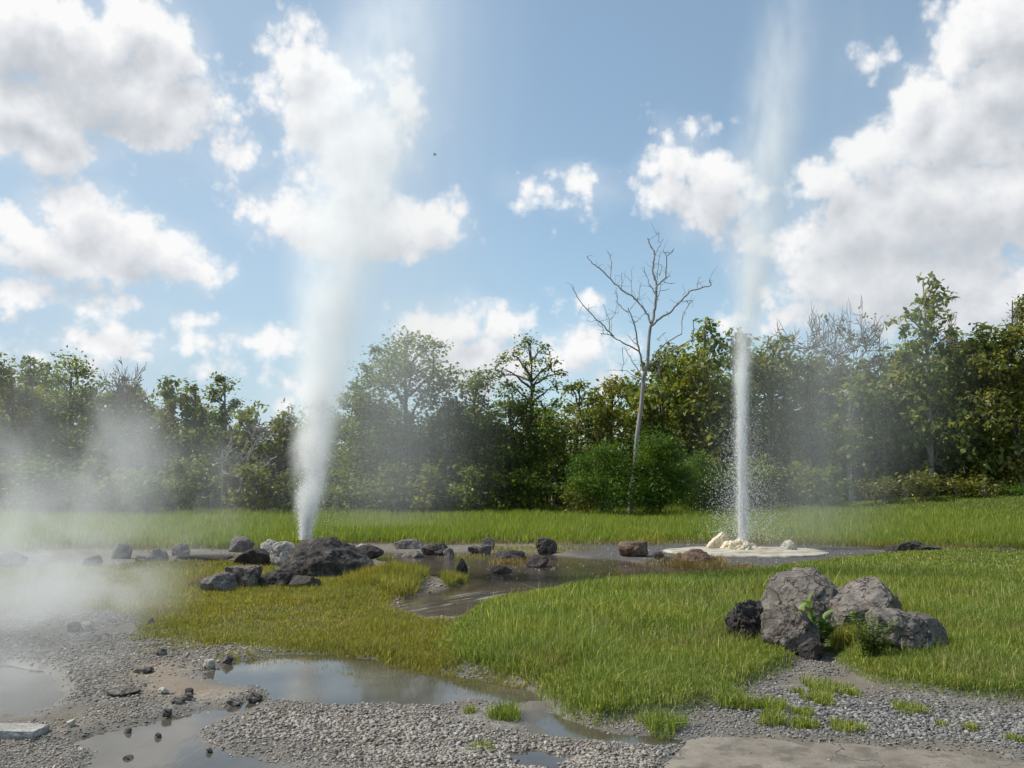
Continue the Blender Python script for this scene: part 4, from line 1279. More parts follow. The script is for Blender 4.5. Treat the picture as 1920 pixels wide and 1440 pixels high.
def bare_tree(name, label, x, base, Y, top, wd, seed, fork=.45, r0=.11, depth=5, bark='grey', group=None, up=.15, leafs=0):
    """leafless crown of forking twigs"""
    rs = np.random.RandomState(seed)
    b = AT(x, base, Y)
    b[2] = zt(b[0], Y)
    H = AT(x, top, Y)[2] - b[2]
    root = empty(name, tuple(b), label, 'tree', group)
    tb, tw = Tubes(), Tubes()
    tips = []
    W = wd * Y / F

    def grow(p, d, L, r, lev):
        n = 5
        pts = [p - d * r * .8 if lev else p]
        for i in range(n):
            d = d + rs.normal(size=3) * .13 + np.array((0, 0, up * .12))
            d = d / np.linalg.norm(d)
            pts.append(pts[-1] + d * L / n)
        rr = r * np.linspace(1, .72, n + 1)
        (tb if lev < 2 else tw).add(pts, rr, 6 if lev < 2 else 4 if lev < 4 else 3)
        if lev >= depth:
            tips.append(pts[-1])
            return
        kids = 2 + (rs.rand() < .8)
        for j in range(kids):
            t_ = 1.0 if j == 0 else rs.uniform(.45, 1.0)
            i0 = int(round(t_ * n))
            nd = d + rs.normal(size=3) * (.50 if j == 0 else .85) * np.array((1, 1, .55))
            nd[2] = max(nd[2], .12)
            nd /= np.linalg.norm(nd)
            grow(pts[i0], nd, (H * .17 if lev == 0 else L) * rs.uniform(.70, .95), max(.032, rr[i0] * rs.uniform(.66, .82)), lev + 1)
    L0 = H * (fork + .08)
    grow(np.array((0, 0, -.1)), np.array((.03, 0, 1.0)), L0, r0, 0)
    allv = np.concatenate(tb.V + tw.V)
    sz = H / allv[:, 2].max()
    sxy = W / max(.1, (allv[:, 0].max() - allv[:, 0].min()))
    for T in (tb, tw):
        T.V = [v * np.array((sxy, sxy, sz)) for v in T.V]
    link('trunk', tb.build('trunk'), BARK[bark], root)
    link('twigs', tw.build('twigs'), BARK[bark], root)
    if leafs:
        tp = np.array(tips) * np.array((sxy, sxy, sz))
        sel = tp[rs.choice(len(tp), min(leafs, len(tp)), False)]
        P = (sel[:, None] + rs.normal(size=(len(sel), 6, 3)) * .25).reshape(-1, 3)
        V, Q = leaves(P, .5, .34, seed, .5, .6)
        link('crown', mesh('crown', V, [Q]), LEAF['brown'], root)
    return root


if ONLY in ('', 'trees'):
    GF = 'trees along the far edge of the field'
    # x, base y, depth, top, width, crown bottom, style, shape, bark, trunk radius, label
    T = [
        (8, 962, 50, 664, 110, 955, 'olive', 'tall', 'dark', .14, 'yellowish green tree cut by the left edge of the wood'),
        (52, 962, 53, 667, 62, 950, 'green', 'cone', 'dark', .12, 'tree with a small dark pointed top near the left edge of the wood'),
        (128, 962, 52, 660, 165, 955, 'green', 'tall', 'dark', .15, 'broad leafy tree with a ragged dark topped crown above the steam'),
        (75, 962, 51, 720, 110, 958, 'olive', 'tall', 'dark', .13, 'yellow green tree lower than its neighbours near the left edge'),
        (205, 962, 53, 730, 130, 958, 'brown', 'tall', 'pale', .14, 'brownish hazy tree below the left hand leafless crown'),
        (268, 962, 52, 740, 110, 955, 'brown', 'tall', 'pale', .13, 'brownish green tree just right of the left hand leafless crown'),
        (318, 962, 54, 702, 80, 955, 'teak', 'cone', 'dark', .13, 'dark big leaved tree with a conical top left of the twin topped one'),
        (362, 962, 53, 712, 82, 955, 'teak', 'tall', 'dark', .13, 'dark tree whose big pale edged leaves stand clear against the sky'),
        (420, 962, 55, 700, 66, 950, 'green', 'column', 'dark', .13, 'tree with a dense rounded dark top standing above the thin wooden pole'),
        (472, 962, 53, 748, 86, 955, 'teak', 'tall', 'dark', .13, 'big leaved tree with drooping top leaves behind the small bare tree'),
        (535, 964, 53, 760, 100, 958, 'brown', 'tall', 'dark', .13, 'dull brown green tree just left of the left geyser jet'),
        (600, 966, 55, 740, 100, 960, 'green', 'tall', 'dark', .13, 'tree mostly veiled by the jet of the left geyser'),
        (668, 966, 52, 715, 110, 960, 'green', 'tall', 'dark', .14, 'misty green tree just right of the left geyser jet'),
        (890, 968, 52, 690, 110, 960, 'green', 'tall', 'dark', .14, 'green tree with a narrow top between the tallest misty tree and the airy tree'),
        (840, 968, 50, 740, 90, 962, 'green', 'tall', 'dark', .13, 'low dense green tree at the right foot of the tallest misty tree'),
        (960, 968, 50, 735, 120, 962, 'green', 'tall', 'dark', .15, 'dark green tree in deep shade below the airy tree'),
        (1085, 968, 55, 700, 110, 950, 'brown', 'tall', 'dark', .13, 'brownish sparse tree between the airy tree and the dead tree'),
        (1150, 968, 57, 690, 120, 950, 'brown', 'round', 'dark', .13, 'brown tinged tree right behind the dead tree'),
        (1040, 968, 53, 770, 100, 955, 'teak', 'tall', 'pale', .12, 'dark tree with a thin crooked pale trunk right of the airy tree'),
        (1245, 966, 54, 640, 120, 955, 'teak', 'tall', 'dark', .15, 'left shoulder of the large dark teak group behind the dead tree'),
        (1318, 966, 53, 590, 170, 955, 'teak', 'tall', 'dark', .18, 'large dark teak with golden green leaves just left of the right geyser'),
        (1385, 964, 55, 610, 120, 955, 'teak', 'tall', 'dark', .16, 'dark teak right behind the thin jet of the right geyser'),
        (1450, 960, 54, 622, 130, 952, 'brown', 'tall', 'dark', .15, 'brownish teak just right of the right geyser jet'),
        (1520, 958, 55, 668, 130, 950, 'brown', 'tall', 'dark', .14, 'brown green teak under the left half of the leafless crowns'),
        (1598, 956, 52, 668, 120, 880, 'teak', 'tall', 'pale', .17, 'teak with a bare pale lower trunk under the leafless crowns'),
        (1640, 950, 55, 690, 110, 880, 'teak', 'tall', 'pale', .12, 'slender teak showing two thin pale stems low down'),
        (1700, 945, 54, 650, 110, 905, 'teak', 'tall', 'pale', .14, 'middling teak left of the tallest teak'),
        (1790, 942, 55, 620, 120, 900, 'teak', 'tall', 'dark', .14, 'dark teak filling in below the right side of the tallest teak'),
        (1850, 940, 52, 600, 130, 920, 'teak', 'tall', 'dark', .15, 'teak with pale arching branches between the tallest teak and the right edge'),
        (1915, 940, 51, 545, 150, 920, 'brown', 'tall', 'dark', .17, 'tall brown green teak cut by the right edge of the picture'),
        (1995, 940, 53, 560, 150, 920, 'brown', 'tall', 'dark', .17, 'outermost teak at the right end of the wood'),
        (-70, 962, 52, 680, 120, 955, 'olive', 'tall', 'dark', .14, 'outermost yellowish tree at the left end of the wood'),
    ]
    made = []
    for i, (x, base, Y, top, wd, bot, st, sh, bk, tr, lb) in enumerate(T):
        made.append(tree('teak_tree' if st in ('teak', 'brown') else 'leafy_tree', lb, x, base, Y, top, wd, bot, st, sh, 11 + i, bk, tr, GF))
    tree('leafy_tree', 'tallest misty tree with a spreading open top right of the left geyser', 770, 968, 50, 617, 220, 960, 'green', 'tall', 71, 'dark', .2, GF,
         [(765, 640, 34, 20), (805, 645, 26, 16), (730, 665, 28, 20), (712, 655, 16, 10), (775, 680, 50, 30), (825, 700, 30, 26), (700, 705, 34, 24), (740, 720, 46, 34), (800, 730, 46, 36), (680, 745, 40, 30),
          (720, 790, 56, 46), (790, 800, 56, 46), (670, 830, 46, 50), (740, 870, 60, 50), (810, 870, 50, 50), (700, 925, 60, 36), (780, 930, 60, 36), (840, 930, 40, 34)], 1.05)
    tree('leafy_tree', 'slender airy tree with open sunlit clumps and thin dark forked stems', 995, 968, 51, 630, 150, 900, 'airy', 'tall', 73, 'dark', .17, GF,
         [(990, 645, 22, 14), (1015, 655, 18, 12), (960, 665, 22, 14), (940, 690, 20, 13), (985, 680, 24, 14), (1035, 680, 18, 12), (1055, 700, 16, 9), (1010, 705, 24, 14), (955, 720, 24, 15), (925, 700, 12, 9),
          (1040, 725, 16, 10), (1000, 740, 30, 18), (960, 760, 30, 20), (1030, 760, 18, 12), (990, 790, 44, 28), (950, 820, 40, 30), (1030, 820, 40, 30), (1000, 850, 44, 30), (960, 890, 50, 34), (1030, 900, 44, 34)], .95)
    tree('teak_tree', 'tallest teak with a ragged lopsided head of big leaves at the right', 1750, 945, 52, 505, 130, 900, 'teak', 'tall', 75, 'pale', .2, GF,
         [(1752, 522, 18, 14), (1745, 548, 24, 18), (1768, 560, 16, 14), (1722, 575, 24, 16), (1700, 592, 22, 15), (1750, 590, 32, 18), (1712, 612, 26, 14), (1765, 620, 26, 20), (1735, 640, 36, 22), (1700, 665, 30, 20),
          (1770, 665, 34, 24), (1735, 700, 44, 28), (1790, 710, 34, 26), (1700, 730, 40, 28), (1760, 760, 50, 34), (1720, 800, 44, 34), (1790, 815, 46, 36), (1750, 860, 54, 34)], .95)

    # leafless crowns
    GBT = 'leafless trees in the wood'
    bare_tree('bare_tree', 'leafless greyish crown standing out of the steam at the left', 232, 962, 51, 668, 100, 5, .42, .10, 6, 'grey', GBT)
    bare_tree('bare_tree', 'leafless spreading crown above the brown teaks right of the right geyser', 1535, 958, 56, 560, 120, 9, .48, .13, 6, 'grey', GBT)
    bare_tree('bare_tree', 'taller leafless fan shaped crown left of the tallest teak', 1605, 956, 56, 550, 130, 12, .48, .13, 6, 'grey', GBT, leafs=20)
    bare_tree('bare_tree', 'leafless twiggy top leaning against the tallest teak', 1668, 950, 56, 615, 90, 17, .5, .10, 5, 'grey', GBT)
    bare_tree('bare_tree', 'leafless branches poking up between the tallest teak and the right edge', 1815, 942, 56, 575, 120, 21, .48, .12, 6, 'grey', GBT)
    bare_tree('bare_tree', 'small leafless tree with bent pale branches right of the thin wooden pole', 440, 962, 46, 770, 110, 27, .35, .06, 5, 'pale', GBT)

    # understorey
    GU = 'bushes at the foot of the wood'
    B = [
        (60, 962, 46, 850, 130, 'green', 'leafy bush dim in the steam at the far left'),
        (160, 962, 46, 860, 110, 'green', 'leafy bush in the steam below the broad leafy tree'),
        (235, 964, 46, 868, 110, 'teak', 'big leaved bush with a pale stem at the edge of the steam'),
        (340, 964, 45, 850, 130, 'green', 'bright rounded bush left of the thin wooden pole'),
        (280, 966, 45, 890, 90, 'green', 'low bush between the big leaved one and the bright rounded one'),
        (480, 966, 46, 860, 110, 'olive', 'yellowish bush behind the small leafless tree'),
        (545, 968, 47, 880, 90, 'green', 'dark bush left of the base of the left geyser jet'),
        (640, 970, 47, 880, 110, 'green', 'dark misty bush right of the base of the left geyser jet'),
        (730, 970, 46, 870, 120, 'green', 'misty bush under the tallest misty tree'),
        (810, 970, 46, 870, 110, 'olive', 'sunlit bush under the right side of the tallest misty tree'),
        (900, 970, 46, 860, 110, 'green', 'shaded bush under the green narrow topped tree'),
        (985, 970, 47, 880, 100, 'green', 'darkest bush under the airy tree'),
        (1082, 968, 44, 905, 90, 'lime', 'low pale yellow green bush left of the feathery bushes'),
        (1130, 968, 43, 825, 130, 'fern', 'feathery bright green bush left of the dead trunk'),
        (1235, 968, 43.2, 815, 150, 'fern', 'largest feathery bright green bush just right of the dead trunk'),
        (1318, 966, 47, 850, 120, 'fern', 'darker feathery bush left of the right geyser jet'),
        (1420, 962, 47, 850, 120, 'green', 'dim bush just right of the right geyser jet'),
        (1500, 960, 47, 870, 120, 'green', 'green bush left of the bare pale trunk'),
        (1560, 958, 46, 880, 80, 'green', 'bush touching the bare pale trunk on its left'),
        (1660, 948, 46, 890, 90, 'lime', 'pale bush at the left end of the yellowish thicket on the grassy rise'),
        (1725, 942, 46, 880, 110, 'lime', 'broad yellowish bush in the middle of the thicket on the grassy rise'),
        (1790, 942, 46, 895, 80, 'lime', 'open yellowish bush with whitish stems on the grassy rise'),
        (1845, 942, 46, 890, 90, 'lime', 'twiggy yellowish bush right of the whitish stemmed one'),
        (1905, 944, 46, 915, 60, 'fern', 'small deep green bush on the rise at the right edge'),
    ]
    for i, (x, base, Y, top, wd, st, lb) in enumerate(B):
        tree('bush', lb, x, base, Y, top, wd, base - 2, st, 'round', 131 + i, 'pale' if st == 'lime' else 'dark', .05, GU, cat='bush', parts=('stems', 'foliage'), cover=.75 if st == 'lime' else 1)

    # second row, seen through the gaps of the first
    GR = 'second row of the wood'
    srcs = [made[2], made[6], made[15], made[20], made[23], made[28]]
    rs = np.random.RandomState(44)
    lab2 = 'leafy tree of the second row, glimpsed between the trees of the first row'
    for i in range(34):
        px = -120 + i * 66 + rs.uniform(-18, 18)
        Y = rs.uniform(62, 72)
        X = (px - CXP) / F * Y / CP
        src = srcs[i % 6]
        tall = np.interp(px, [-200, 200, 330, 560, 700, 850, 1050, 1150, 1300, 1500, 1750, 2100], [690, 700, 760, 790, 760, 750, 760, 740, 660, 670, 650, 610])
        want = AT(px, tall, Y)[2] - zt(X, Y)
        have = max(v.co.z for v in src.children[1].data.vertices)
        k = want / have
        copy_tree(src, (X, Y, zt(X, Y)), lab2, rs.uniform(0, 6.28), (k * 1.15, k * 1.15, k * rs.uniform(.82, 1.04)), GR)

    GT = 'shaded thicket under the wood'
    for i in range(30):
        px = -140 + i * 76 + rs.uniform(-15, 15)
        Y = rs.uniform(57, 61)
        X = (px - CXP) / F * Y / CP
        src = made[(14, 15, 6, 2)[i % 4]]
        want = rs.uniform(4.2, 6.2)
        have = max(v.co.z for v in src.children[1].data.vertices)
        k = want / have
        copy_tree(src, (X, Y, zt(X, Y)), 'young leafy tree in the shaded thicket under the wood, half hidden by the front row', rs.uniform(0, 6.28), (k * 2.3, k * 2.3, k), GT)

    # thin poles
    for (px, top, base, lb, rr) in ((416, 842, 964, 'thin grey wooden pole standing at the field edge by the small leafless tree', .05), (395, 920, 966, 'short thin wooden stake left of the tall wooden pole', .04)):
        b = AT(px, base, 47)
        zb = zt(b[0], 47)
        tp = AT(px + 2, top, 47)
        tb = Tubes()
        q = np.linspace(0, 1, 7)[:, None]
        pts = np.array((0, 0, -.1)) + q * (tp - np.array((b[0], 47, zb))) + np.sin(q * 6) * np.array((.02, .01, 0))
        tb.add(pts, rr * (1.1 - .4 * q[:, 0]), 8)
        tb.add([pts[-1], pts[-1] + np.array((0, 0, .01))], [rr * .7, .001], 8)
        tag(link('wooden_pole', tb.build('wooden_pole'), BARK['pale'], None, (b[0], 47, zb)), lb, 'pole', 'poles at the field edge')

    # the dead tree, traced limb by limb and spread in depth
    YD = 45.0
    Z = lambda p: (1040 + p[0] / 4.8, 420 + p[1] / 4.8)
    trunk = [(1180, 962), (1183, 930), (1190, 875), (1197, 800), (1207, 712), Z((830, 1250)), Z((865, 920))]
    limbs = [
        ([(865, 920), (890, 820), (908, 740), (915, 620), (917, 560), (905, 500), (880, 420), (890, 340), (900, 280), (885, 235), (855, 190), (835, 130)], .085, .2),
        ([(898, 275), (920, 240), (950, 190), (980, 135)], .03, .3),
        ([(935, 150), (940, 110), (925, 60)], .015, .3),
        ([(917, 565), (960, 515), (1003, 480), (1006, 380), (1008, 290), (1050, 260), (1070, 220)], .045, -.4),
        ([(1008, 285), (980, 250), (975, 230)], .02, -.4), ([(1003, 480), (1045, 470)], .022, -.4), ([(965, 515), (1020, 532), (1085, 535)], .022, -.1),
        ([(908, 632), (880, 590), (845, 530), (820, 450), (798, 380)], .035, .5), ([(918, 700), (930, 640), (950, 605), (1030, 585)], .028, .3), ([(950, 600), (955, 545)], .018, .3),
        ([(925, 500), (930, 380), (955, 250)], .022, -.2), ([(940, 470), (965, 410), (960, 370)], .018, -.3),
        ([(875, 915), (950, 850), (1030, 800), (1080, 750), (1130, 695), (1180, 640), (1230, 595), (1330, 570), (1410, 550), (1395, 500)], .065, -.5),
        ([(1135, 695), (1215, 690), (1250, 690)], .022, -.5), ([(1190, 695), (1205, 735), (1225, 710)], .014, -.6), ([(1030, 800), (1000, 790)], .016, -.3), ([(1290, 575), (1280, 540), (1300, 480)], .014, -.4),
        ([(860, 890), (840, 820), (800, 765), (760, 710), (700, 650), (610, 600), (560, 550), (510, 500), (410, 400), (340, 360), (310, 320), (290, 290)], .06, .4),
        ([(500, 485), (515, 350), (490, 270), (460, 230)], .026, .5), ([(495, 300), (520, 265)], .014, .5), ([(740, 682), (765, 640), (770, 540)], .022, .5), ([(605, 592), (603, 520), (603, 440)], .02, .3), ([(695, 642), (695, 490)], .02, .5),
        ([(690, 520), (670, 500)], .01, .4), ([(410, 400), (395, 375)], .012, .4),
        ([(800, 1330), (770, 1180), (745, 1080), (735, 980), (710, 890), (690, 830), (660, 755)], .06, -.3),
        ([(715, 885), (750, 870), (770, 840), (820, 800)], .024, -.3), ([(668, 795), (620, 770), (580, 720), (550, 690)], .026, -.4), ([(565, 700), (560, 620), (550, 570)], .014, -.4), ([(680, 770), (715, 720), (748, 680)], .02, -.2), ([(745, 1090), (700, 1050), (655, 1000)], .022, -.4),
        ([(765, 1150), (680, 1095), (590, 1050), (500, 1000), (415, 985)], .045, -.5), ([(530, 1010), (470, 950), (430, 900), (380, 860), (340, 820), (250, 730), (200, 650), (160, 570)], .036, -.7),
        ([(497, 980), (490, 860), (435, 720)], .02, -.7), ([(500, 865), (540, 810), (560, 740)], .014, -.7), ([(440, 985), (430, 930), (385, 890)], .02, -.6), ([(310, 790), (305, 720)], .012, -.8), ([(385, 870), (310, 875)], .012, -.7),
        ([(805, 1400), (740, 1300), (680, 1200), (625, 1110)], .04, .6), ([(610, 1110), (620, 1250), (610, 1330)], .014, .6),
        ([(840, 1280), (875, 1220), (920, 1150), (1030, 1050), (1145, 990), (1145, 830), (1170, 790), (1215, 710)], .045, .6),
        ([(835, 1290), (950, 1190), (1100, 1110), (1250, 1040), (1250, 940), (1245, 860)], .045, -.6), ([(820, 1410), (880, 1350), (960, 1310)], .03, -.5), ([(790, 1400), (710, 1370), (690, 1430)], .03, -.4),
        ([(920, 1040), (1000, 975)], .018, .4), ([(780, 1400), (650, 1320), (530, 1310)], .018, .5),
    ]
    b = AT(1180, 962, YD)
    zb = zt(b[0], YD)
    root = empty('dead_tree', (b[0], YD, zb), 'tall bleached dead tree with bare forked limbs in front of the wood', 'tree', GBT)
    o3 = np.array((b[0], YD, zb))
    tb, tl = Tubes(), Tubes()
    P = np.array([AT(*p, YD) for p in trunk]) - o3
    P[0, 2] = -.15
    qi = np.linspace(0, len(P) - 1, 26)
    Ps = np.stack([np.interp(qi, np.arange(len(P)), P[:, k]) for k in range(3)], 1)
    Ps += .03 * np.stack([np.sin(qi * 4.1), np.cos(qi * 3.3), 0 * qi], 1)
    tb.add(Ps, np.interp(qi, [0, .6, 2, 4, 6], [.19, .15, .13, .115, .085]), 10)
    link('trunk', tb.build('trunk'), BARK['dead'], root)
    rs = np.random.RandomState(2)
    for (pp, r, dz) in limbs:
        dep = np.linspace(0, 1, len(pp))
        L = sum(math.dist(pp[i], pp[i + 1]) for i in range(len(pp) - 1)) / 4.8 * YD / F
        y0 = 0.0
        P = np.array([AT(*Z(p), YD + dz * L * .8 * d_) for p, d_ in zip(pp, dep)]) - o3
        qi = np.linspace(0, len(P) - 1, (len(P) - 1) * 3 + 1)
        Ps = np.stack([np.interp(qi, np.arange(len(P)), P[:, k]) for k in range(3)], 1)
        Ps[1:-1] += rs.normal(size=(len(qi) - 2, 3)) * .02
        tl.add(Ps, r * .92 * np.linspace(1, .36, len(qi)) + .005, 6 if r > .03 else 4)
        for _ in range(int(len(qi) / 3)):
            i = rs.randint(1, len(qi))
            d = rs.normal(size=3) * np.array((1, 1, .7)) + np.array((0, 0, .55))
            d = d / np.linalg.norm(d) * rs.uniform(.25, .95)
            tl.add([Ps[i], Ps[i] + d * .5 + rs.normal(size=3) * .05, Ps[i] + d], [.013, .010, .006], 3)
    link('limbs', tl.build('limbs'), BARK['dead'], root)

# ------------------------------------------------------------------ geysers: jets of droplets, and steam as real volumes
def plume_mat(name, Ht, prof, nscale=(1.2, 1.2, .6), namp=.7, color=(1, 1, 1), aniso=.35, rate=.3, nlo=.32, nhi=.68, warp=.25, flat=None):
    """prof: rows (height, centre x, spread, optical depth across the middle)"""
    m, t, out = material(name)
    pos = t.new('ShaderNodeTexCoord').outputs['Object']
    nz = t.noise(t.v('MULTIPLY', pos, nscale), 1.0, 3, .6)
    P = t.v('ADD', pos, t.v('MULTIPLY_ADD', nz.outputs['Color'], (warp, warp, 0), (-warp / 2, -warp / 2, 0)))
    s = t.new('ShaderNodeSeparateXYZ', {0: P})
    zn = t.m('DIVIDE', t.new('ShaderNodeSeparateXYZ', {0: pos}).outputs[2], Ht, clamp=True)
    h = np.array([p[0] for p in prof]) / Ht
    cx = np.array([p[1] for p in prof])
    sg = np.array([p[2] for p in prof])
    dn = np.array([p[3] / (p[2] * 1.772) for p in prof])
    c0, c1 = cx.min() - .01, cx.max() + .01
    C = t.m('MULTIPLY_ADD', t.curve(zn, [(float(a), float(b)) for a, b in zip(h, (cx - c0) / (c1 - c0))]), float(c1 - c0), float(c0))
    S = t.m('MULTIPLY', t.curve(zn, [(float(a), float(b)) for a, b in zip(h, sg / sg.max())]), float(sg.max()))
    D = t.m('MULTIPLY', t.curve(zn, [(float(a), float(b)) for a, b in zip(h, np.sqrt(dn / dn.max()))]), 1.0)
    D = t.m('MULTIPLY', t.m('MULTIPLY', D, D), float(dn.max()))
    dx = t.m('DIVIDE', t.m('SUBTRACT', s.outputs[0], C), S)
    dy = t.m('DIVIDE', s.outputs[1], S)
    r2 = t.m('ADD', t.m('MULTIPLY', dx, dx), t.m('MULTIPLY', dy, dy))
    g = t.m('SUBTRACT', t.m('POWER', 2.71828, t.m('MULTIPLY', r2, -1.0)), 0.018)
    g = t.m('MAXIMUM', g, 0.0)
    nn = t.rng(nz.outputs[0], nlo, nhi, 1 - namp, 1 + namp)
    den = t.m('MULTIPLY', t.m('MULTIPLY', g, D), nn)
    pv = t.new('ShaderNodeVolumePrincipled', {'Color': (*color, 1), 'Density': den, 'Anisotropy': aniso})
    t.l.new(pv.outputs[0], out.inputs['Volume'])
    m.cycles.volume_step_rate = rate
    return m


def plume(name, mat, prof, parent=None, loc=None, k=2.0, sides=20):
    tb = Tubes()
    n = 24
    hs = np.linspace(prof[0][0], prof[-1][0], n)
    h = [p[0] for p in prof]
    pts = np.stack([np.interp(hs, h, [p[1] for p in prof]), 0 * hs, hs], 1)
    R = np.interp(hs, h, [p[2] for p in prof]) * k
    th = np.linspace(0, 2 * math.pi, sides, endpoint=False)
    ring = pts[:, None] + R[:, None, None] * np.stack([np.cos(th), np.sin(th), 0 * th], 1)[None]
    V = np.concatenate([ring.reshape(-1, 3), [pts[0], pts[-1]]])
    i, j = np.arange(n - 1)[:, None] * sides, np.arange(sides)[None]
    kx = (j + 1) % sides
    Q = np.stack([i + j, i + kx, i + sides + kx, i + sides + j], -1).reshape(-1, 4)
    j = np.arange(sides)
    T1 = np.stack([np.full(sides, n * sides), (j + 1) % sides, j], 1)
    T2 = np.stack([np.full(sides, n * sides + 1), (n - 1) * sides + j, (n - 1) * sides + (j + 1) % sides], 1)
    return link(name, mesh(name, V, [Q, np.concatenate([T1, T2])], True), mat, parent, loc)


def drops(P, r, stretch, seed, sub=1):
    """many small water drops, each a stretched little ball, as one mesh"""
    import bmesh
    rs = np.random.RandomState(seed)
    bm = bmesh.new()
    bmesh.ops.create_icosphere(bm, subdivisions=1, radius=1)
    v = np.array([q.co[:] for q in bm.verts])
    f = np.array([[q.index for q in p.verts] for p in bm.faces])
    bm.free()
    n, k = len(P), len(v)
    d = v[None] * (1 + rs.uniform(-.15, .15, (n, k, 1))) * r[:, None, None]
    d[..., 2] *= stretch[:, None]
    tl = rs.normal(size=(n, 2)) * .12
    d[..., 0] += d[..., 2] * tl[:, :1]
    d[..., 1] += d[..., 2] * tl[:, 1:]
    return (d + P[:, None]).reshape(-1, 3), (f[None] + (np.arange(n) * k)[:, None, None]).reshape(-1, 3)


if ONLY in ('', 'steam', 'near'):
    mdrop, t, out = material('white water')
    d = t.new('ShaderNodeBsdfPrincipled', {'Base Color': (.93, .94, .95, 1), 'Roughness': .25})
    tr = t.new('ShaderNodeBsdfTranslucent', {'Color': (.97, .97, .97, 1)})
    mx = t.new('ShaderNodeMixShader', {0: .55, 1: d.outputs[0], 2: tr.outputs[0]})
    t.l.new(mx.outputs[0], out.inputs[0])

    def profile(Y, vent, rows):
        o = AT(*vent, Y)
        s = Y / F
        return o, [(AT(vent[0], y, Y)[2] - o[2], AT(cx, y, Y)[0] - o[0], sg * s, tau) for (y, cx, sg, tau) in rows]

    # left geyser
    Y1 = 17.0
    o1, pr1 = profile(Y1, (571, 1012), [(1012, 571, 8, 1.6), (980, 574, 12, 1.8), (940, 579, 19, 2.0), (880, 586, 24, 2.2), (800, 594, 30, 2.4), (700, 606, 39, 2.3), (600, 618, 50, 1.9),
                                         (500, 634, 64, 1.45), (400, 652, 82, 1.25), (300, 676, 96, 1.05), (200, 702, 104, .8), (100, 726, 92, .65), (0, 745, 90, .4), (-120, 760, 80, 0.0)])
    root = empty('geyser', tuple(o1), 'left geyser, a widening white jet turning into steam behind the huge dark boulder', 'geyser')
    rs = np.random.RandomState(31)
    n = 5500
    zz = np.minimum(np.abs(rs.normal(size=n)) * .85, 5.5)
    hh = [p[0] for p in pr1]
    cc, ss = np.interp(zz, hh, [p[1] for p in pr1]), np.interp(zz, hh, [p[2] for p in pr1])
    P = np.stack([cc + rs.normal(size=n) * ss * .48, rs.normal(size=n) * ss * .48, zz], 1)
    V, f = drops(P, rs.uniform(.0022, .0055, n) * np.clip(1.3 - zz / 4, .5, 1.2), rs.uniform(1.5, 5, n), 5)
    link('water_jet', mesh('water_jet', V, [f], True), mdrop, root)['kind'] = 'stuff'
    n = 5000
    zz = rs.rand(n) ** .9 * 5.0
    cc, ss = np.interp(zz, hh, [p[1] for p in pr1]), np.interp(zz, hh, [p[2] for p in pr1])
    P = np.stack([cc + rs.normal(size=n) * (ss * 1.0 + .15) + np.abs(rs.normal(size=n)) * .35, rs.normal(size=n) * (ss + .3), zz], 1)
    V, f = drops(P, rs.uniform(.002, .004, n), rs.uniform(1, 2.4, n), 6)
    link('spray', mesh('spray', V, [f], True), mdrop, root)['kind'] = 'stuff'
    plume('steam', plume_mat('steam of the left geyser', pr1[-1][0], pr1, (1.9, 1.9, 1.1), .65, rate=.2, warp=.30), pr1, root)
    # its thin curtain of falling mist, drifting to the right
    om, prm = profile(Y1 + .4, (700, 985), [(985, 720, 110, .10), (900, 735, 125, .27), (750, 750, 140, .31), (600, 765, 145, .28), (400, 780, 150, .2), (200, 790, 150, .18), (0, 800, 150, .15), (-120, 805, 145, 0.0)])
    mo = plume('mist', plume_mat('falling mist left', prm[-1][0], prm, (2.2, 2.2, .12), .55, rate=.5, warp=.35), prm, None, tuple(om))
    tag(mo, 'thin curtain of mist drifting down to the right of the left geyser', 'mist', kind='stuff')

    # right geyser
    Y2 = 24.2
    o2, pr2 = profile(Y2, (1392, 1016), [(1016, 1393, 11, .7), (960, 1392, 11, .7), (880, 1391, 11, .8), (800, 1390, 11, .9), (720, 1391, 12, 1.3), (660, 1394, 15, 1.4), (600, 1399, 20, 1.35), (500, 1411, 31, 1.2), (400, 1425, 40, 1.1),
                                          (300, 1438, 47, 1.0), (200, 1452, 50, .82), (120, 1464, 50, .58), (50, 1474, 48, .34), (-20, 1481, 46, .16), (-140, 1488, 44, 0.0)])
    root = empty('geyser', tuple(o2), 'right geyser, a thin tall white jet rising from the cream mineral terrace', 'geyser')
    hh = [p[0] for p in pr2]
    n = 17000
    zz = rs.rand(n) ** 1.2 * 10.5
    zz = zz[rs.rand(n) < np.clip(1.1 - zz / 9.4, 0, 1) ** 1.3]
    n = len(zz)
    cc = np.interp(zz, hh, [p[1] for p in pr2])
    P = np.stack([cc + rs.normal(size=n) * (.052 + .006 * zz), rs.normal(size=n) * (.052 + .006 * zz), zz], 1)
    V, f = drops(P, rs.uniform(.004, .010, n) * np.clip(1.15 - zz / 9, .4, 1), rs.uniform(2, 7, n), 7)
    link('water_jet', mesh('water_jet', V, [f], True), mdrop, root)['kind'] = 'stuff'
    n = 7500
    zz = np.abs(rs.normal(size=n)) * 2.2
    wd = .50 * np.clip(1 - zz / 6.5, .12, 1) + .05
    u = rs.normal(size=n)
    P = np.stack([np.interp(zz, hh, [p[1] for p in pr2]) + u * wd + .10 * (u > 0) * np.abs(u), rs.normal(size=n) * wd, zz + .05], 1)
    V, f = drops(P, rs.uniform(.003, .0085, n), rs.uniform(1, 2.2, n), 8)
    link('spray', mesh('spray', V, [f], True), mdrop, root)['kind'] = 'stuff'
    plume('steam', plume_mat('steam of the right geyser', pr2[-1][0], pr2, (1.7, 1.7, .7), .65, rate=.18, warp=.14), pr2, root)
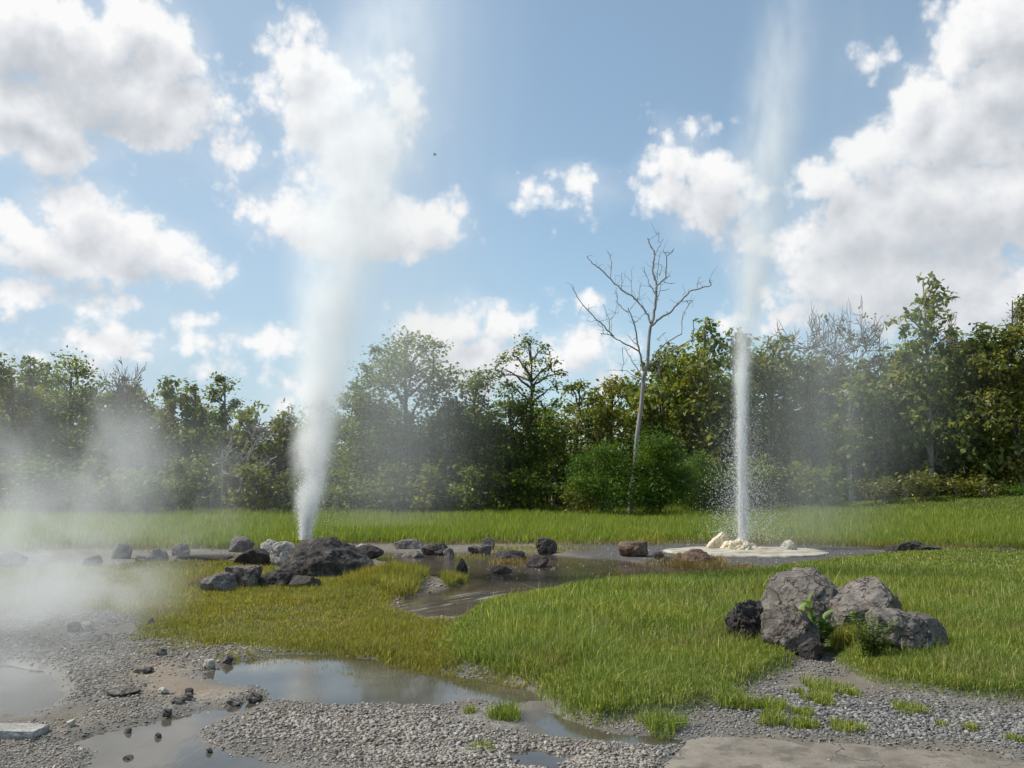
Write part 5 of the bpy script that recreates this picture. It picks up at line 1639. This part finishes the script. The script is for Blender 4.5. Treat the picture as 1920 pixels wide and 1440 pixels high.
    om, prm = profile(Y2 + .4, (1490, 1040), [(1040, 1490, 80, .14), (1000, 1500, 100, .22), (900, 1530, 130, .24), (750, 1560, 150, .25), (600, 1575, 150, .2), (450, 1580, 145, .13), (250, 1580, 135, .12), (60, 1580, 125, .10), (-80, 1580, 120, 0.0)])
    mo = plume('mist', plume_mat('falling mist right', prm[-1][0], prm, (1.6, 1.6, .1), .55, rate=.5, warp=.35), prm, None, tuple(om))
    tag(mo, 'thin curtain of mist drifting down to the right of the right geyser', 'mist', kind='stuff')
    # steam rising from the spring pool at the left, and its thinner drift over the field
    def puffs(name, label, c, rad, tau, nscale, seed, rate=.5, nlo=.38, nhi=.66, floor=.0, shear=0.0):
        m, t, out = material(name + ' volume')
        pos = t.new('ShaderNodeTexCoord').outputs['Object']
        nz = t.noise(t.v('ADD', t.v('MULTIPLY', pos, nscale), (seed * 3.7, seed * 1.3, 0)), 1.0, 5, .60, .6)
        q = t.v('DIVIDE', t.v('ADD', pos, t.v('MULTIPLY_ADD', nz.outputs['Color'], (.5, .5, .5), (-.25, -.25, -.25))), rad)
        r2 = t.v('DOT_PRODUCT', q, q)
        g = t.m('MAXIMUM', t.m('SUBTRACT', t.m('POWER', 2.71828, t.m('MULTIPLY', r2, -2.6)), .05), 0.0)
        nn = t.rng(nz.outputs[0], nlo, nhi, floor, 1.6)
        den = t.m('MULTIPLY', t.m('MULTIPLY', g, nn), tau / (rad[1] * 1.1))
        pv = t.new('ShaderNodeVolumePrincipled', {'Color': (.90, .91, .92, 1), 'Density': den, 'Anisotropy': .35})
        t.l.new(pv.outputs[0], out.inputs['Volume'])
        m.cycles.volume_step_rate = rate
        v, f = ico(3)
        o = link(name, mesh(name, v * np.array(rad) * 1.12, [f], True), m, None, tuple(c))
        return tag(o, label, 'steam', kind='stuff')
    c = AT(75, 1075, 10.0)
    puffs('steam', 'dense low steam rolling off the spring pool at the left', (c[0], 10.0, .62), (1.9, 2.4, 1.35), 2.1, (1.3, .8, 1.2), 1, .4, .38, .62, .10)
    c = AT(30, 1260, 7.0)
    puffs('steam', 'thin steam over the spring pool nearest the picture edge', (c[0] - .1, 7.2, .2), (1.1, 1.6, .55), .6, (1.4, 1.0, 1.8), 2, .5, .36, .64, .2)
    c = AT(230, 900, 20.0)
    puffs('steam', 'thin bluish steam drifting up across the trees at the left', (c[0] - .8, 20.0, c[2] + .2), (5.6, 4.0, 3.4), .75, (.6, .45, .4), 3, .5, .40, .64, .06)

# ------------------------------------------------------------------ plants among the boulders, and the flying insect
if ONLY in ('', 'near', 'plants'):
    rs = np.random.RandomState(77)

    def leaf_blade(tb_V, tb_Q, base, d, L, W, curl, up=(0, 0, 1)):
        d = np.array(d) / np.linalg.norm(d)
        side = np.cross(d, up)
        side /= np.linalg.norm(side) + 1e-9
        nrm = np.cross(side, d)
        n0 = sum(len(q) for q in tb_V)
        V = []
        for i, t_ in enumerate(np.linspace(0, 1, 7)):
            wv = W * .5 * math.sin(math.pi * min(1, t_ ** .8 * .97 + .03)) ** .75
            c = np.array(base) + d * L * t_ + nrm * (-curl * L * t_ * t_)
            V += [c - side * wv + nrm * wv * .30, c, c + side * wv + nrm * wv * .30]
        tb_V.append(np.array(V))
        for i in range(6):
            a = n0 + i * 3
            tb_Q += [(a, a + 1, a + 4, a + 3), (a + 1, a + 2, a + 5, a + 4)]

    g = G(1530, 1226)
    g = np.array((g[0], g[1] - .04, zt(g[0], g[1])))
    root = empty('broad_leaved_plant', tuple(g), 'fresh green plant with broad oval leaves growing between the foreground boulders', 'plant')
    st = Tubes()
    V, Q = [], []
    tops = [(1515, 1128), (1500, 1150), (1545, 1165), (1528, 1185), (1560, 1185), (1495, 1180)]
    for (px, py) in tops:
        tp = AT(px, py, g[1] - .06 + rs.uniform(-.10, .10)) - g
        q = np.linspace(0, 1, 7)[:, None]
        pts = tp * q + np.sin(q * 2.5) * rs.normal(size=3) * .015
        st.add(pts, .007 * (1.2 - .8 * q[:, 0]), 6)
        for k in range(14):
            t_ = .2 + .8 * k / 13
            p = np.array([np.interp(t_, q[:, 0], pts[:, i]) for i in range(3)])
            a = k * 2.4 + rs.uniform(0, 1)
            el = .2 + .6 * t_ + rs.normal() * .15
            L = rs.uniform(.10, .18)
            leaf_blade(V, Q, p, (math.cos(a) * math.cos(el), math.sin(a) * math.cos(el), math.sin(el)), L, L * .62, rs.uniform(.05, .35))
    link('stems', st.build('stems'), LEAF['plant'], root)
    link('foliage', mesh('foliage', np.concatenate(V), [np.array(Q)], True), LEAF['plant'], root)

    g = G(1645, 1262)
    g = np.array((g[0], g[1] + .1, zt(g[0], g[1])))
    root = empty('leafy_weed', tuple(g), 'darker small leaved weed spreading in front of the two humped boulder', 'plant')
    st = Tubes()
    V, Q = [], []
    for k in range(40):
        a = rs.uniform(0, 6.28)
        tp = np.array((math.cos(a) * rs.uniform(.05, .30), math.sin(a) * rs.uniform(.02, .16), rs.uniform(.14, .44)))
        b0 = np.array((rs.uniform(-.07, .07), rs.uniform(-.04, .04), -.02))
        q = np.linspace(0, 1, 6)[:, None]
        pts = b0 + (tp - b0) * q + np.array((0, 0, 1)) * np.sin(q * 3.1) * .03
        st.add(pts, .003 * (1.2 - .8 * q[:, 0]), 5)
        for j in range(13):
            t_ = .2 + .8 * j / 12
            p = np.array([np.interp(t_, q[:, 0], pts[:, i]) for i in range(3)])
            aa = j * 2.4 + a
            el = rs.uniform(-.1, .7)
            L = rs.uniform(.035, .065)
            leaf_blade(V, Q, p, (math.cos(aa) * math.cos(el), math.sin(aa) * math.cos(el), math.sin(el)), L, L * .5, .2)
    link('stems', st.build('stems'), LEAF['olive'], root)
    link('foliage', mesh('foliage', np.concatenate(V), [np.array(Q)], True), LEAF['plant'], root)

    # a dragonfly: body, four wings
    c = AT(815, 291, 6.0)
    mb, t, out = material('insect body')
    p = t.new('ShaderNodeBsdfPrincipled', {'Base Color': (.02, .02, .022, 1), 'Roughness': .4})
    t.l.new(p.outputs[0], out.inputs[0])
    tb = Tubes()
    q = np.linspace(0, 1, 9)
    tb.add(np.stack([(q - .5) * .035, 0 * q, (q - .5) * .012], 1), np.array([.0006, .0009, .0011, .0012, .0014, .0026, .003, .0022, .0008]), 8)
    body = link('dragonfly', tb.build('dragonfly'), mb, None, tuple(c))
    tag(body, 'tiny dark dragonfly flying against the sky right of the left geyser steam', 'insect')
    V, Q = [], []
    for s_ in (-1, 1):
        for k, x0 in enumerate((.006, .001)):
            leaf_blade(V, Q, (x0, 0, .002), (-.2 + .3 * k * -1, s_ * .9, .45), .026, .006, .05)
    link('wings', mesh('wings', np.concatenate(V), [np.array(Q)], True), mb, body)
